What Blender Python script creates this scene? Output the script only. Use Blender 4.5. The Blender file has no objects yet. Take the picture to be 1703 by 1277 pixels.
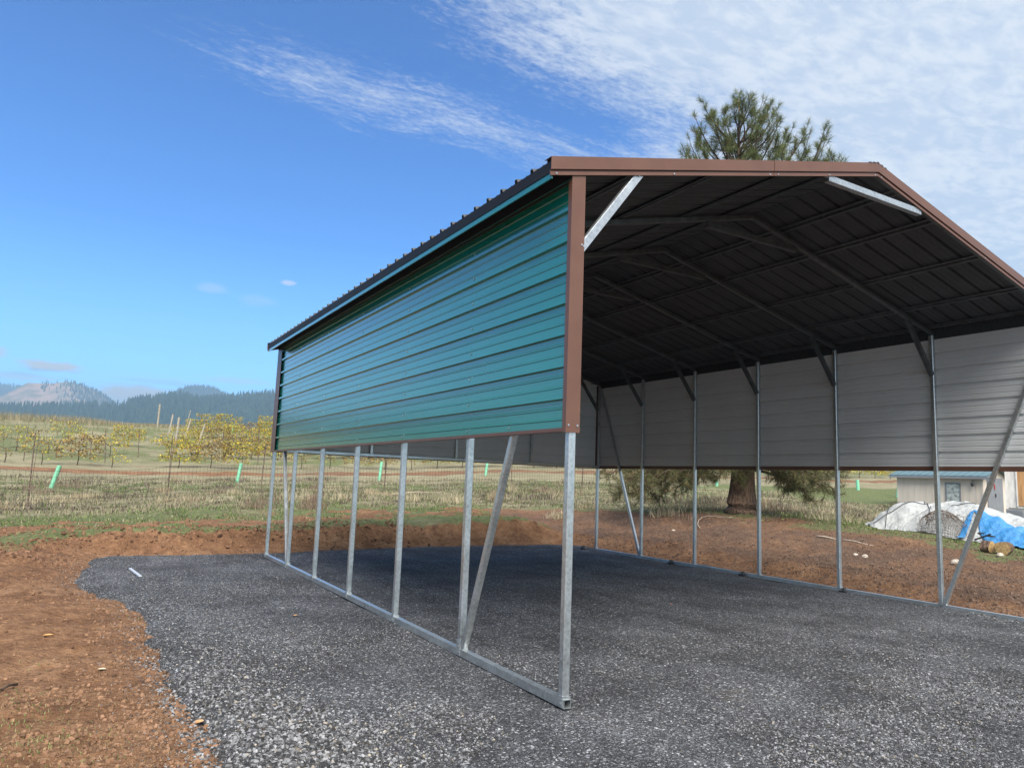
import bpy, bmesh, math, random
import numpy as np
from mathutils import Vector, Matrix
random.seed(7); rng=np.random.default_rng(11)
S=bpy.context.scene; COL=S.collection
R=math.radians
# ---------------------------------------------------------------- camera
CX,CY,CZ=-2.9041,-4.1683,1.469
YAW,PIT,ROL,FPX=.5256,.1327,.0374,1209.03
F=Vector((math.sin(YAW)*math.cos(PIT),math.cos(YAW)*math.cos(PIT),math.sin(PIT)))
Rv=Vector((math.cos(YAW),-math.sin(YAW),0)); Uv=Rv.cross(F)
R2=Rv*math.cos(ROL)+Uv*math.sin(ROL); U2=-Rv*math.sin(ROL)+Uv*math.cos(ROL)
cd=bpy.data.cameras.new('camera'); cam=bpy.data.objects.new('camera',cd); COL.objects.link(cam)
cd.sensor_width=36; cd.lens=FPX/1703*36; cd.clip_start=.05; cd.clip_end=30000
M=Matrix((( R2.x,U2.x,-F.x,CX),(R2.y,U2.y,-F.y,CY),(R2.z,U2.z,-F.z,CZ),(0,0,0,1)))
cam.matrix_world=M; S.camera=cam
def ray(px,py):
    d=F+R2*((px-851.5)/FPX)-U2*((py-638.5)/FPX); return d.normalized()
def at(px,py,D):
    d=ray(px,py); h=math.hypot(d.x,d.y); return Vector((CX,CY,CZ))+d*(D/h)
# ---------------------------------------------------------------- light
SUN_EL,SUN_AZ=52,196      # azimuth clockwise from +Y: behind the camera, to its left
S.view_settings.view_transform='Standard'; S.view_settings.look='None'
S.view_settings.gamma=1; S.view_settings.exposure=0.95
ld=bpy.data.lights.new('sun','SUN'); ld.energy=4.6; ld.angle=R(50); ld.color=(1,.95,.88)
lo=bpy.data.objects.new('sun',ld); COL.objects.link(lo)
sd=Vector((math.sin(R(SUN_AZ))*math.cos(R(SUN_EL)),math.cos(R(SUN_AZ))*math.cos(R(SUN_EL)),math.sin(R(SUN_EL))))
lo.rotation_euler=(-sd).to_track_quat('-Z','Y').to_euler()
# ---------------------------------------------------------------- node helpers
class NT:
    def __init__(s,nt): s.t=nt; s.n=nt.nodes; s.l=nt.links
    def new(s,ty,**k):
        n=s.n.new(ty)
        for a,b in k.items(): setattr(n,a,b)
        return n
    def put(s,sock,v):
        if isinstance(v,bpy.types.NodeSocket): s.l.new(v,sock)
        elif v is not None:
            if isinstance(v,(tuple,list)) and len(v)==3 and sock.type=='RGBA': v=(*v,1)
            sock.default_value=v
    def math(s,op,a,b=None,c=None,clamp=False):
        n=s.new('ShaderNodeMath',operation=op,use_clamp=clamp)
        for i,v in enumerate((a,b,c)):
            if v is not None: s.put(n.inputs[i],v)
        return n.outputs[0]
    def ss(s,x,a,b):
        n=s.new('ShaderNodeMapRange',interpolation_type='SMOOTHSTEP'); s.put(n.inputs[0],x)
        s.put(n.inputs[1],a); s.put(n.inputs[2],b); return n.outputs[0]
    def mix(s,f,a,b,bt='MIX'):
        n=s.new('ShaderNodeMix',data_type='RGBA',blend_type=bt); s.put(n.inputs[0],f); s.put(n.inputs[6],a); s.put(n.inputs[7],b); return n.outputs[2]
    def noise(s,vec,sc,det=4,ro=.55,dist=0):
        n=s.new('ShaderNodeTexNoise'); s.put(n.inputs['Vector'],vec); n.inputs['Scale'].default_value=sc
        n.inputs['Detail'].default_value=det; n.inputs['Roughness'].default_value=ro; n.inputs['Distortion'].default_value=dist
        return n.outputs[0]
    def vor(s,vec,sc,feat='F1'):
        n=s.new('ShaderNodeTexVoronoi',feature=feat); s.put(n.inputs['Vector'],vec); n.inputs['Scale'].default_value=sc; return n
    def comb(s,x,y,z):
        n=s.new('ShaderNodeCombineXYZ'); s.put(n.inputs[0],x); s.put(n.inputs[1],y); s.put(n.inputs[2],z); return n.outputs[0]
    def ramp(s,f,st):
        n=s.new('ShaderNodeValToRGB'); s.put(n.inputs[0],f); e=n.color_ramp.elements
        while len(e)<len(st): e.new(.5)
        for i,(p,c) in enumerate(st): e[i].position=p; e[i].color=(*c,1)
        return n.outputs[0]
    def bump(s,h,st=.5,dist=.01):
        n=s.new('ShaderNodeBump'); s.put(n.inputs['Height'],h); n.inputs['Strength'].default_value=st; n.inputs['Distance'].default_value=dist; return n.outputs[0]
# ---------------------------------------------------------------- world: sky with thin cloud
W=bpy.data.worlds.new('World'); S.world=W; W.use_nodes=True
w=NT(W.node_tree); w.n.clear()
sky=w.new('ShaderNodeTexSky',sky_type='NISHITA'); sky.sun_disc=False
sky.sun_elevation=R(SUN_EL); sky.sun_rotation=R(SUN_AZ); sky.air_density=1.0; sky.dust_density=.3; sky.ozone_density=1.6; sky.altitude=300
SK=.15
tc=w.new('ShaderNodeTexCoord'); sp=w.new('ShaderNodeSeparateXYZ'); w.l.new(tc.outputs['Generated'],sp.inputs[0])
dx,dy,dz=sp.outputs
zc=w.math('MAXIMUM',dz,.03); u=w.math('DIVIDE',dx,zc); v=w.math('DIVIDE',dy,zc)
uv=w.comb(u,v,0)
warp=w.noise(uv,1.3,3); wv=w.math('MULTIPLY_ADD',warp,.5,-.25)
u2=u; v2=w.math('ADD',v,wv)
# field: everything on the near side of the line v = 1.27 + .2u
edge=w.math('SUBTRACT',w.math('MULTIPLY_ADD',u,.20,1.30),v2)
fld=w.ss(edge,-.28,.50)
fld=w.math('MULTIPLY',fld,w.math('MAXIMUM',w.ss(u,-.2,1.15),w.ss(v,.9,.1))); 
right=w.ss(u,.80,1.9)
fld=w.math('MAXIMUM',fld,w.math('MULTIPLY',right,w.ss(edge,-.95,.05)))
# thin band v ~ 1.77
b=w.math('ABSOLUTE',w.math('SUBTRACT',w.math('MULTIPLY_ADD',wv,.5,v),w.math('MULTIPLY_ADD',u,.03,1.755)))
band=w.math('MULTIPLY',w.ss(b,.30,.02),w.ss(u,-.12,.40)); band=w.math('MULTIPLY',band,.46)
cov=w.math('MAXIMUM',fld,band)
# puffs + streaks
rot=w.new('ShaderNodeMapping'); w.put(rot.inputs[0],uv); rot.inputs['Rotation'].default_value=(0,0,R(-38)); rot.inputs['Scale'].default_value=(1,2.0,1)
puff=w.noise(rot.outputs[0],11,5,.6,.3)
fine=w.noise(rot.outputs[0],42,4,.65,.4)
big=w.noise(uv,2.2,3,.5)
nz=w.math('ADD',w.math('MULTIPLY',puff,.44),w.math('ADD',w.math('MULTIPLY',fine,.38),w.math('MULTIPLY',big,.18)))
smp=w.new('ShaderNodeMapping'); w.put(smp.inputs[0],w.comb(u,w.math('ADD',v,w.math('MULTIPLY',warp,.35)),0)); smp.inputs['Rotation'].default_value=(0,0,R(-9)); smp.inputs['Scale'].default_value=(1,4.5,1)
stk=w.math('ADD',w.math('MULTIPLY',w.noise(smp.outputs[0],4.2,6,.68,.3),.65),w.math('MULTIPLY',fine,.35))
sw=w.math('MULTIPLY_ADD',w.ss(edge,-.15,.45),-.45,.75); nz=w.math('ADD',w.math('MULTIPLY',stk,sw),w.math('MULTIPLY',nz,w.math('SUBTRACT',1,sw)))
thr=w.math('MULTIPLY_ADD',cov,-.50,.68)
al=w.ss(w.math('SUBTRACT',nz,thr),-.09,.24)
al=w.math('MULTIPLY',al,w.ss(cov,0,.12))
al=w.math('MULTIPLY',al,w.math('MULTIPLY_ADD',cov,.45,.50),clamp=True)
fade=w.ss(dz,.02,.12); al=w.math('MULTIPLY',al,fade)
# low clouds by azimuth / elevation (degrees)
az=w.math('MULTIPLY',w.math('ARCTAN2',dx,dy),57.2958); el=w.math('MULTIPLY',w.math('ARCSINE',dz),57.2958)
azel=w.comb(az,w.math('MULTIPLY',el,3.2),0)
ln=w.noise(azel,.55,5,.6)
low=None
for a0,e0,wa,we,st in ((-2.7,6.45,2.1,.42,1),(-6.1,6.95,1.1,.6,1),(2.6,4.95,3.6,.85,1),(9.4,6.6,2.5,.28,.35),(-4,5.6,2.5,.3,.5),(4.5,6.1,3.5,.3,.25),(7.0,13.1,1.3,.5,.25),(12.4,14.2,.6,.2,.6),(10.3,12.6,1.6,.5,.15),(60,5,30,4,.8)):
    q=w.math('SQRT',w.math('ADD',w.math('POWER',w.math('DIVIDE',w.math('ABSOLUTE',w.math('SUBTRACT',az,a0)),wa),2),w.math('POWER',w.math('DIVIDE',w.math('ABSOLUTE',w.math('SUBTRACT',el,e0)),we),2)))
    m=w.math('MULTIPLY',w.ss(w.math('ADD',q,w.math('MULTIPLY_ADD',ln,1.6,-.8)),1.15,.35),st)
    low=m if low is None else w.math('MAXIMUM',low,m)
shade=w.ss(w.math('ADD',w.math('MULTIPLY',puff,.6),w.math('MULTIPLY',big,.4)),.40,.60)
lowsh=w.ss(el,6.1,6.7)
cc=w.mix(shade,tuple(c/SK for c in(.32,.365,.44)),tuple(c/SK for c in(.44,.46,.49)))
skyc=w.mix(1.0,sky.outputs[0],w.ramp(dz,[(.04,(.46,.79,1.16)),(.12,(.35,.74,1.12)),(.30,(.12,.43,.80)),(.52,(.045,.30,.65)),(1,(.04,.28,.62))]),'MULTIPLY')
out=w.mix(al,skyc,cc); lc=w.mix(w.math('MAXIMUM',w.ss(w.math('MULTIPLY_ADD',ln,.5,el),6.25,6.6),w.ss(el,5.9,5.5)),tuple(c/SK for c in(.22,.28,.36)),tuple(c/SK for c in(.47,.465,.47))); out=w.mix(low,out,lc)
bg=w.new('ShaderNodeBackground'); w.put(bg.inputs[0],out); bg.inputs[1].default_value=SK
wo=w.new('ShaderNodeOutputWorld'); w.l.new(bg.outputs[0],wo.inputs[0])
# ---------------------------------------------------------------- materials
def mat(name):
    m=bpy.data.materials.new(name); m.use_nodes=True; t=NT(m.node_tree); t.n.clear()
    p=t.new('ShaderNodeBsdfPrincipled'); o=t.new('ShaderNodeOutputMaterial'); t.l.new(p.outputs[0],o.inputs[0])
    return m,t,p
def pos(t): return t.new('ShaderNodeNewGeometry').outputs['Position']
def ocoord(t): return t.new('ShaderNodeTexCoord').outputs['Object']
def paint(name,c,rough=.35,spec=.5,metal=0,var=.12,sc=6,bumpst=0,stretch=(1,1,1),coat=0,c2=None,nb=None):
    m,t,p=mat(name); mp=t.new('ShaderNodeMapping'); t.put(mp.inputs[0],pos(t)); mp.inputs['Scale'].default_value=stretch
    n=t.noise(mp.outputs[0],sc,5,.6)
    c2=c2 or tuple(x*(1-2.2*var) for x in c)
    t.put(p.inputs['Base Color'],t.mix(t.ss(n,.3,.7),c2,tuple(x*(1+var) for x in c)))
    t.put(p.inputs['Roughness'],t.math('MULTIPLY_ADD',n,.22,rough-.11)); p.inputs['Metallic'].default_value=metal
    p.inputs['Specular IOR Level'].default_value=spec; p.inputs['Coat Weight'].default_value=coat; p.inputs['Coat Roughness'].default_value=.2
    if bumpst: t.put(p.inputs['Normal'],t.bump(t.noise(mp.outputs[0],nb or sc,3),bumpst,.02))
    return m
def galv():
    m,t,p=mat('galvanised_steel'); P=pos(t)
    vo=t.vor(P,38); n=t.noise(P,5,5,.6); n2=t.noise(P,60,3)
    a=t.math('ADD',t.math('MULTIPLY',vo.outputs['Distance'],.5),t.math('ADD',t.math('MULTIPLY',n,.7),t.math('MULTIPLY',n2,.25)))
    t.put(p.inputs['Base Color'],t.ramp(a,[(.36,(.34,.36,.365)),(.62,(.48,.505,.51)),(.92,(.60,.63,.635))]))
    p.inputs['Metallic'].default_value=.84; t.put(p.inputs['Roughness'],t.math('MULTIPLY_ADD',n,.35,.16))
    t.put(p.inputs['Normal'],t.bump(a,.12,.004)); return m
def vcol(name,rough=.8,spec=.2,trans=0,var=None):
    m,t,p=mat(name); a=t.new('ShaderNodeAttribute',attribute_name='Col')
    t.put(p.inputs['Base Color'],a.outputs[0]); p.inputs['Roughness'].default_value=rough; p.inputs['Specular IOR Level'].default_value=spec
    if trans:
        tr=t.new('ShaderNodeBsdfTranslucent'); t.put(tr.inputs[0],a.outputs[0]); mx=t.new('ShaderNodeMixShader'); mx.inputs[0].default_value=trans
        t.l.new(p.outputs[0],mx.inputs[1]); t.l.new(tr.outputs[0],mx.inputs[2])
        o=[n for n in t.n if n.type=='OUTPUT_MATERIAL'][0]; t.l.new(mx.outputs[0],o.inputs[0])
    return m
MG=galv()
MF=paint('shaded_galvanised_steel',(.15,.158,.158),.42,.5,metal=.7,var=.12,sc=8)  # darker copy of the galvanised steel: under-roof shade put into the colour
M_GREEN=paint('green_paint',(.002,.170,.128),.17,.9,var=.06,sc=.9,stretch=(1,.35,2),coat=.9,bumpst=.035,nb=1.6)
M_BROWN=paint('brown_paint',(.125,.060,.040),.38,.45,var=.05,sc=3,bumpst=.12,nb=1.8)
M_BLACK=paint('black_roof_paint',(.058,.059,.060),.5,.35,var=.1,sc=2)
M_EDGE=paint('black_edge_trim',(.012,.012,.013),.6,.25)
M_INNER=paint('light_grey_primer',(.61,.62,.61),.38,.5,var=.03,sc=1.2)
M_DARK=paint('dark_steel',(.03,.03,.032),.6,.4,var=.2,sc=30)
M_SCREW=paint('zinc_screw',(.55,.57,.58),.3,.5,metal=.8)
M_VC=vcol('foliage_colours',.75,.25,.25)
M_VD=vcol('dry_colours',.9,.1)
# ---------------------------------------------------------------- mesh helpers
def link(name,me,parent=None,loc=None):
    o=bpy.data.objects.new(name,me); COL.objects.link(o)
    if parent: o.parent=parent
    if loc is not None: o.location=loc
    return o
def tag(o,label=None,cat=None,group=None,kind=None):
    if label: o['label']=label
    if cat: o['category']=cat
    if group: o['group']=group
    if kind: o['kind']=kind
    return o
def empty(name,loc,label,cat,group=None,rz=0):
    o=bpy.data.objects.new(name,None); COL.objects.link(o); o.location=loc; o.rotation_euler=(0,0,rz); return tag(o,label,cat,group)
def absorb(o,mb,m):
    b=bmesh.new(); b.from_mesh(o.data); k=len(o.data.materials); o.data.materials.append(m); vs=[b.verts.new(q) for q in mb.v]
    for f in mb.f:
        g=b.faces.new([vs[i] for i in f]); g.material_index=k
    b.to_mesh(o.data); b.free()
def npmesh(name,V,Fc,mats,col=None,smooth=False,mi=None):
    V=np.asarray(V,np.float32); Fc=np.asarray(Fc,np.int32); me=bpy.data.meshes.new(name)
    me.vertices.add(len(V)); me.vertices.foreach_set('co',V.ravel()); k=Fc.shape[1]
    me.loops.add(Fc.size); me.loops.foreach_set('vertex_index',Fc.ravel())
    me.polygons.add(len(Fc)); me.polygons.foreach_set('loop_start',np.arange(len(Fc),dtype=np.int32)*k)
    me.polygons.foreach_set('loop_total',np.full(len(Fc),k,np.int32))
    me.polygons.foreach_set('use_smooth',np.full(len(Fc),bool(smooth)))
    if mi is not None: me.polygons.foreach_set('material_index',np.asarray(mi,np.int32))
    me.update(calc_edges=True)
    for m in (mats if isinstance(mats,(list,tuple)) else [mats]): me.materials.append(m)
    if col is not None:
        a=me.color_attributes.new('Col','FLOAT_COLOR','POINT'); c=np.ones((len(V),4),np.float32); c[:,:3]=col; a.data.foreach_set('color',c.ravel())
    return me
class MB:
    def __init__(s): s.v=[]; s.f=[]; s.m=[]
    def add(s,vs,fs,m=0):
        b=len(s.v); s.v+= [tuple(q) for q in vs]; s.f+=[tuple(b+i for i in f) for f in fs]; s.m+=[m]*len(fs); return s
    def box(s,a,b,m=0):
        x0,y0,z0=a; x1,y1,z1=b
        return s.add([(x0,y0,z0),(x1,y0,z0),(x1,y1,z0),(x0,y1,z0),(x0,y0,z1),(x1,y0,z1),(x1,y1,z1),(x0,y1,z1)],[(0,3,2,1),(4,5,6,7),(0,1,5,4),(1,2,6,5),(2,3,7,6),(3,0,4,7)],m)
    def beam(s,p0,p1,w,h,up=(0,0,1),m=0,ch=0):
        "rectangular bar from p0 to p1, w across, h along up"
        p0=Vector(p0);p1=Vector(p1);d=(p1-p0).normalized();up=Vector(up)
        if abs(d.dot(up))>.98: up=Vector((0,1,0))
        a=d.cross(up).normalized(); b_=a.cross(d).normalized(); w/=2;h/=2
        pr=[(-w,-h),(w,-h),(w,h),(-w,h)] if not ch else [(-w+ch,-h),(w-ch,-h),(w,-h+ch),(w,h-ch),(w-ch,h),(-w+ch,h),(-w,h-ch),(-w,-h+ch)]
        n=len(pr); vs=[p0+a*x+b_*y for x,y in pr]+[p1+a*x+b_*y for x,y in pr]
        return s.add(vs,[tuple(range(n))[::-1],tuple(range(n,2*n))]+[(i,(i+1)%n,n+(i+1)%n,n+i) for i in range(n)],m)
    def prism(s,poly,d,m=0):
        "closed polygon (list of 3D points) extruded by vector d"
        n=len(poly); d=Vector(d); vs=[Vector(q) for q in poly]+[Vector(q)+d for q in poly]
        return s.add(vs,[tuple(range(n)),tuple(range(n,2*n))[::-1]]+[(i,n+i,n+(i+1)%n,(i+1)%n) for i in range(n)],m)
    def tube(s,pts,rad,n=8,m=0):
        pts=[Vector(q) for q in pts]; k=len(pts)
        if not hasattr(rad,'__len__'): rad=[rad]*k
        b=len(s.v)
        for i,q in enumerate(pts):
            d=(pts[min(i+1,k-1)]-pts[max(i-1,0)]).normalized(); u_=d.cross(Vector((0,0,1)))
            if u_.length<.05: u_=d.cross(Vector((0,1,0)))
            u_.normalize(); w_=u_.cross(d)
            for j in range(n):
                t=2*math.pi*j/n; s.v.append(tuple(q+(u_*math.cos(t)+w_*math.sin(t))*rad[i]))
        for i in range(k-1):
            for j in range(n): s.f.append((b+i*n+j,b+i*n+(j+1)%n,b+(i+1)*n+(j+1)%n,b+(i+1)*n+j)); s.m.append(m)
        s.f.append(tuple(b+j for j in range(n))[::-1]); s.m.append(m); s.f.append(tuple(b+(k-1)*n+j for j in range(n))); s.m.append(m)
        return s
    def build(s,name,mats,parent=None,org=None,smooth=False):
        me=bpy.data.meshes.new(name); v=s.v
        if org is not None: v=[(a-org[0],b_-org[1],c-org[2]) for a,b_,c in v]
        me.from_pydata(v,[],s.f)
        for m in (mats if isinstance(mats,(list,tuple)) else [mats]): me.materials.append(m)
        me.polygons.foreach_set('material_index',s.m)
        if smooth: me.polygons.foreach_set('use_smooth',[True]*len(s.f))
        me.update(); return link(name,me,parent)
# ---------------------------------------------------------------- noise + terrain functions
TB=rng.random((256,256))
def vn(x,y):
    xi=np.floor(x).astype(int); yi=np.floor(y).astype(int); fx=x-xi; fy=y-yi; fx=fx*fx*(3-2*fx); fy=fy*fy*(3-2*fy)
    g=lambda a,b_: TB[a&255,b_&255]
    return (g(xi,yi)*(1-fx)+g(xi+1,yi)*fx)*(1-fy)+(g(xi,yi+1)*(1-fx)+g(xi+1,yi+1)*fx)*fy
def fbm(x,y,sc,oc=4,g=.5):
    r=0;a=1;t=0
    for i in range(oc): r=r+a*vn(x*sc+17.3*i,y*sc-9.1*i); t+=a; a*=g; sc*=2.03
    return r/t
def ss(x,a,b): t=np.clip((x-a)/(b-a),0,1); return t*t*(3-2*t)
PAD=np.array([(-2.2,-9),(-2.2,-1),(-2.26,-.1),(-2.21,.21),(-2.23,.61),(-2.31,1.19),(-2.29,1.66),(-2.33,2.25),(-2.35,2.97),(-2.29,3.59),(-2.34,4.31),(-2.45,5.06),(-2.66,5.64),(-2.93,6.7),(-2.88,7.64),(-2.75,9.23),(-2.5,9.85),(-1.3,9.79),(.14,9.97),(1.61,10.32),(3.53,10.57),(5.11,10.79),(7.3,10.84),(7.62,10.2),(7.75,8.6),(7.62,7.4),(7.85,6.3),(7.62,5.2),(7.85,4.2),(7.5,3),(7.5,1),(7.7,-1),(9.5,-3),(10,-9)])
def sdist(x,y):
    x=np.asarray(x,float);y=np.asarray(y,float); d=np.full(x.shape,1e9); ins=np.zeros(x.shape,bool); n=len(PAD)
    for i in range(n):
        ax,ay=PAD[i]; bx,by=PAD[(i+1)%n]; ex,ey=bx-ax,by-ay
        t=np.clip(((x-ax)*ex+(y-ay)*ey)/(ex*ex+ey*ey),0,1); d=np.minimum(d,(x-ax-t*ex)**2+(y-ay-t*ey)**2)
        c=(ay>y)!=(by>y); xi=ax+(y-ay)*ex/(ey if ey else 1e-9); ins^=c&(x<xi)
    d=np.sqrt(d); return np.where(ins,-d,d)+(fbm(x,y,3.1,3)-.5)*.20+(fbm(x,y,14,2)-.5)*.10
TD=np.array([0,8,12,14.5,18,24,31,38,48,58,75,95,112,135,180,400,30000.])
TA=np.array([-180,-40,-10,0,11,20,30,38,48,58,66,90,180.])
TZ=np.array([
 #0  8   12   14.5 18  24  31  38  48   58   75   95  112 135 180  400 far
 [0,0,  0,   0,   0,  0,  0,  0,  0,   0,   0,   0,  0,  0,  0,   0,  0],
 [0,0,  .03, .1,  .15,.2, .3, .4, .8,  1.6, 3.4, 5.6,6.6,5.5,2,  -2, -2],
 [0,0,  .07, .22, .18,.16,.24,.34,.8,  1.6, 3.4, 5.7,6.7,5.6,2,  -2, -2],
 [0,.02,.18, .31, .24,.16,.25,.36,.85, 1.7, 3.6, 5.9,7.0,6.0,2,  -2, -2],
 [0,.02,.22, .36, .40,.45,.60,.62,1.1, 2.0, 4.2, 6.7,7.4,6.2,2,  -2, -2],
 [0,.02,.24, .40, .48,.60,.72,.80,1.3, 2.3, 4.6, 6.9,7.6,6.5,2,  -2, -2],
 [0,.02,.26, .44, .52,.66,.85,1.08,1.6,2.6, 4.6, 6.5,7.6,6.5,2,  -2, -2],
 [0,.05,.30, .48, .58,.72,.92,1.10,1.6,2.5, 4.0, 5.6,7.0,6.5,2,  -2, -2],
 [0,.10,.34, .50, .72,.88,.95,1.05,1.4,2.0, 3.2, 4.8,6.0,6.0,2,  -2, -2],
 [0,.12,.26, .36, .56,.68,.70,.72,.95,1.5, 2.7, 4.2,5.5,5.6,2,  -2, -2],
 [0,.12,.22, .28, .44,.58,.56,.52,.60,1.2, 2.4, 4.0,5.0,5.2,2,  -2, -2],
 [0,.05,.10, .15, .25,.30,.35,.40,.60,1.0, 2.0, 3.5,4.5,4.5,2,  -2, -2],
 [0,0,  0,   0,   0,  0,  0,  0,  0,   0,   0,   0,  0,  0,  0,   0,  0]])
def height(x,y,s=None,detail=True):
    x=np.asarray(x,float);y=np.asarray(y,float)
    dx_=x-CX;dy_=y-CY;D=np.hypot(dx_,dy_);A=np.degrees(np.arctan2(dx_,dy_))
    i=np.clip(np.searchsorted(TD,D)-1,0,len(TD)-2); j=np.clip(np.searchsorted(TA,A)-1,0,len(TA)-2)
    fd=np.clip((D-TD[i])/(TD[i+1]-TD[i]),0,1); fa=np.clip((A-TA[j])/(TA[j+1]-TA[j]),0,1)
    fa=fa*fa*(3-2*fa)
    T=(TZ[j,i]*(1-fd)+TZ[j,i+1]*fd)*(1-fa)+(TZ[j+1,i]*(1-fd)+TZ[j+1,i+1]*fd)*fa
    if s is None: s=sdist(x,y)
    r=ss(x,6.6,8.2)
    k=(1-r)*ss(s,-.02,.95)+r*(.42*ss(s,0,1.0)+.58*ss(s,.6,5.5))
    z=T*k-.055*(1-ss(s,-.22,.1))
    if detail:
        o=ss(s,-.1,.7); z=z+o*(1-ss(D,12,20))*(np.abs(fbm(x*.55+y*.1,y*1.6,3.2,3,.6)-.5)-.1)*-.09+o*((fbm(x,y,.5,3)-.5)*.10*np.clip(D/10,.5,2.5)+(fbm(x,y,2.2,4,.6)-.5)*.085*(1-.5*ss(D,14,40))+(fbm(x,y,9,3,.6)-.5)*.035*(1-ss(D,20,40)))
        z=z+.05*ss(s,0,.5)*(1-ss(s,.6,1.6))*ss(fbm(x,y,1.1,2),.45,.75)*ss(y,4,9)
        bank=ss(s,.05,.35)*(1-ss(s,.7,1.1))*ss(y,8.6,9.8); z=z+bank*(fbm(x,y,4,3,.6)-.5)*.22
    return z
def gz(x,y,s=None):
    if s is None: s=sdist(x,y)
    D=np.hypot(x-CX,y-CY)
    rough=ss(fbm(x,y,.8,3),.42,.62)*(1-ss(x,-.3,1.2)*ss(y,.5,1.5))
    z=-.006+(fbm(x,y,.7,3)-.5)*.03+(fbm(x,y,16,3,.7)-.5)*(.010+.012*rough)-.10*(1-ss(-s,-.12,.22))
    z=z+.02*ss(-s,.05,.25)*(1-ss(-s,.3,.8))
    inside=ss(x,-.35,-.05)*(1-ss(x,7.2,7.5)); rail=np.minimum(np.abs(x),np.abs(x-7.1425))
    return z+.001*(1-ss(rail,.02,.16))*ss(y,-.2,.1)
def gh(x,y):
    x=np.array([x]);y=np.array([y]);s=sdist(x,y); h=float(height(x,y,s)[0]); return max(h,float(gz(x,y,s)[0])) if s[0]<.1 else h
def hit(px,py):
    d=ray(px,py); c=Vector((CX,CY,CZ)); t=1.
    while t<300:
        q=c+d*t
        if q.z<gh(q.x,q.y): break
        t+=.05+t*.004
    return c+d*t
# ---------------------------------------------------------------- ground
def soilmat():
    m,t,p=mat('field_soil_and_grass'); P=pos(t); a=t.new('ShaderNodeAttribute',attribute_name='Col'); sp=t.new('ShaderNodeSeparateColor'); t.l.new(a.outputs[0],sp.inputs[0])
    dirt,green,dark=sp.outputs
    n1=t.noise(P,1.4,6,.62); n2=t.noise(P,9,6,.7); n3=t.noise(P,45,5,.7); n4=t.noise(P,.35,3)
    soil=t.ramp(t.math('ADD',t.math('MULTIPLY',n1,.45),t.math('MULTIPLY',n2,.55)),[(.28,(.080,.043,.026)),(.46,(.20,.104,.055)),(.60,(.30,.170,.094)),(.78,(.40,.275,.175))])
    soil=t.mix(t.math('MULTIPLY',dark,.80),soil,t.mix(n2,(.058,.042,.035),(.150,.104,.080)))
    sp1=t.ss(t.noise(P,3.2,6,.75),.50,.34); soil=t.mix(t.math('MULTIPLY',sp1,.55),soil,(.085,.042,.024)); sp2=t.ss(t.noise(P,22,4,.75),.44,.30); soil=t.mix(t.math('MULTIPLY',sp2,.65),soil,(.06,.03,.018))
    straw=t.ss(t.noise(P,70,3,.8),.60,.72); soil=t.mix(t.math('MULTIPLY',straw,.28),soil,(.38,.28,.17))
    # clods: a mottled crumbly relief
    dry=t.ramp(t.math('ADD',t.math('MULTIPLY',n2,.6),t.math('MULTIPLY',n4,.4)),[(.3,(.13,.11,.07)),(.5,(.235,.21,.13)),(.7,(.36,.32,.205))])
    gr=t.ramp(n2,[(.3,(.075,.085,.038)),(.55,(.135,.155,.065)),(.75,(.23,.235,.115))])
    g=t.ss(t.math('ADD',green,t.math('MULTIPLY_ADD',n3,.7,-.35)),.35,.7)
    veg=t.mix(g,dry,gr)
    dm=t.ss(t.math('ADD',dirt,t.math('ADD',t.math('MULTIPLY_ADD',n2,.7,-.35),t.math('MULTIPLY_ADD',n3,.5,-.25))),.38,.62)
    t.put(p.inputs['Base Color'],t.mix(dm,veg,soil)); p.inputs['Roughness'].default_value=.95; p.inputs['Specular IOR Level'].default_value=.12
    hh=t.math('ADD',t.math('MULTIPLY',n2,1.0),t.math('ADD',t.math('MULTIPLY',n3,.45),t.math('MULTIPLY',t.vor(P,26).outputs['Distance'],.35)))
    t.put(p.inputs['Normal'],t.bump(hh,.95,.07)); return m
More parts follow.
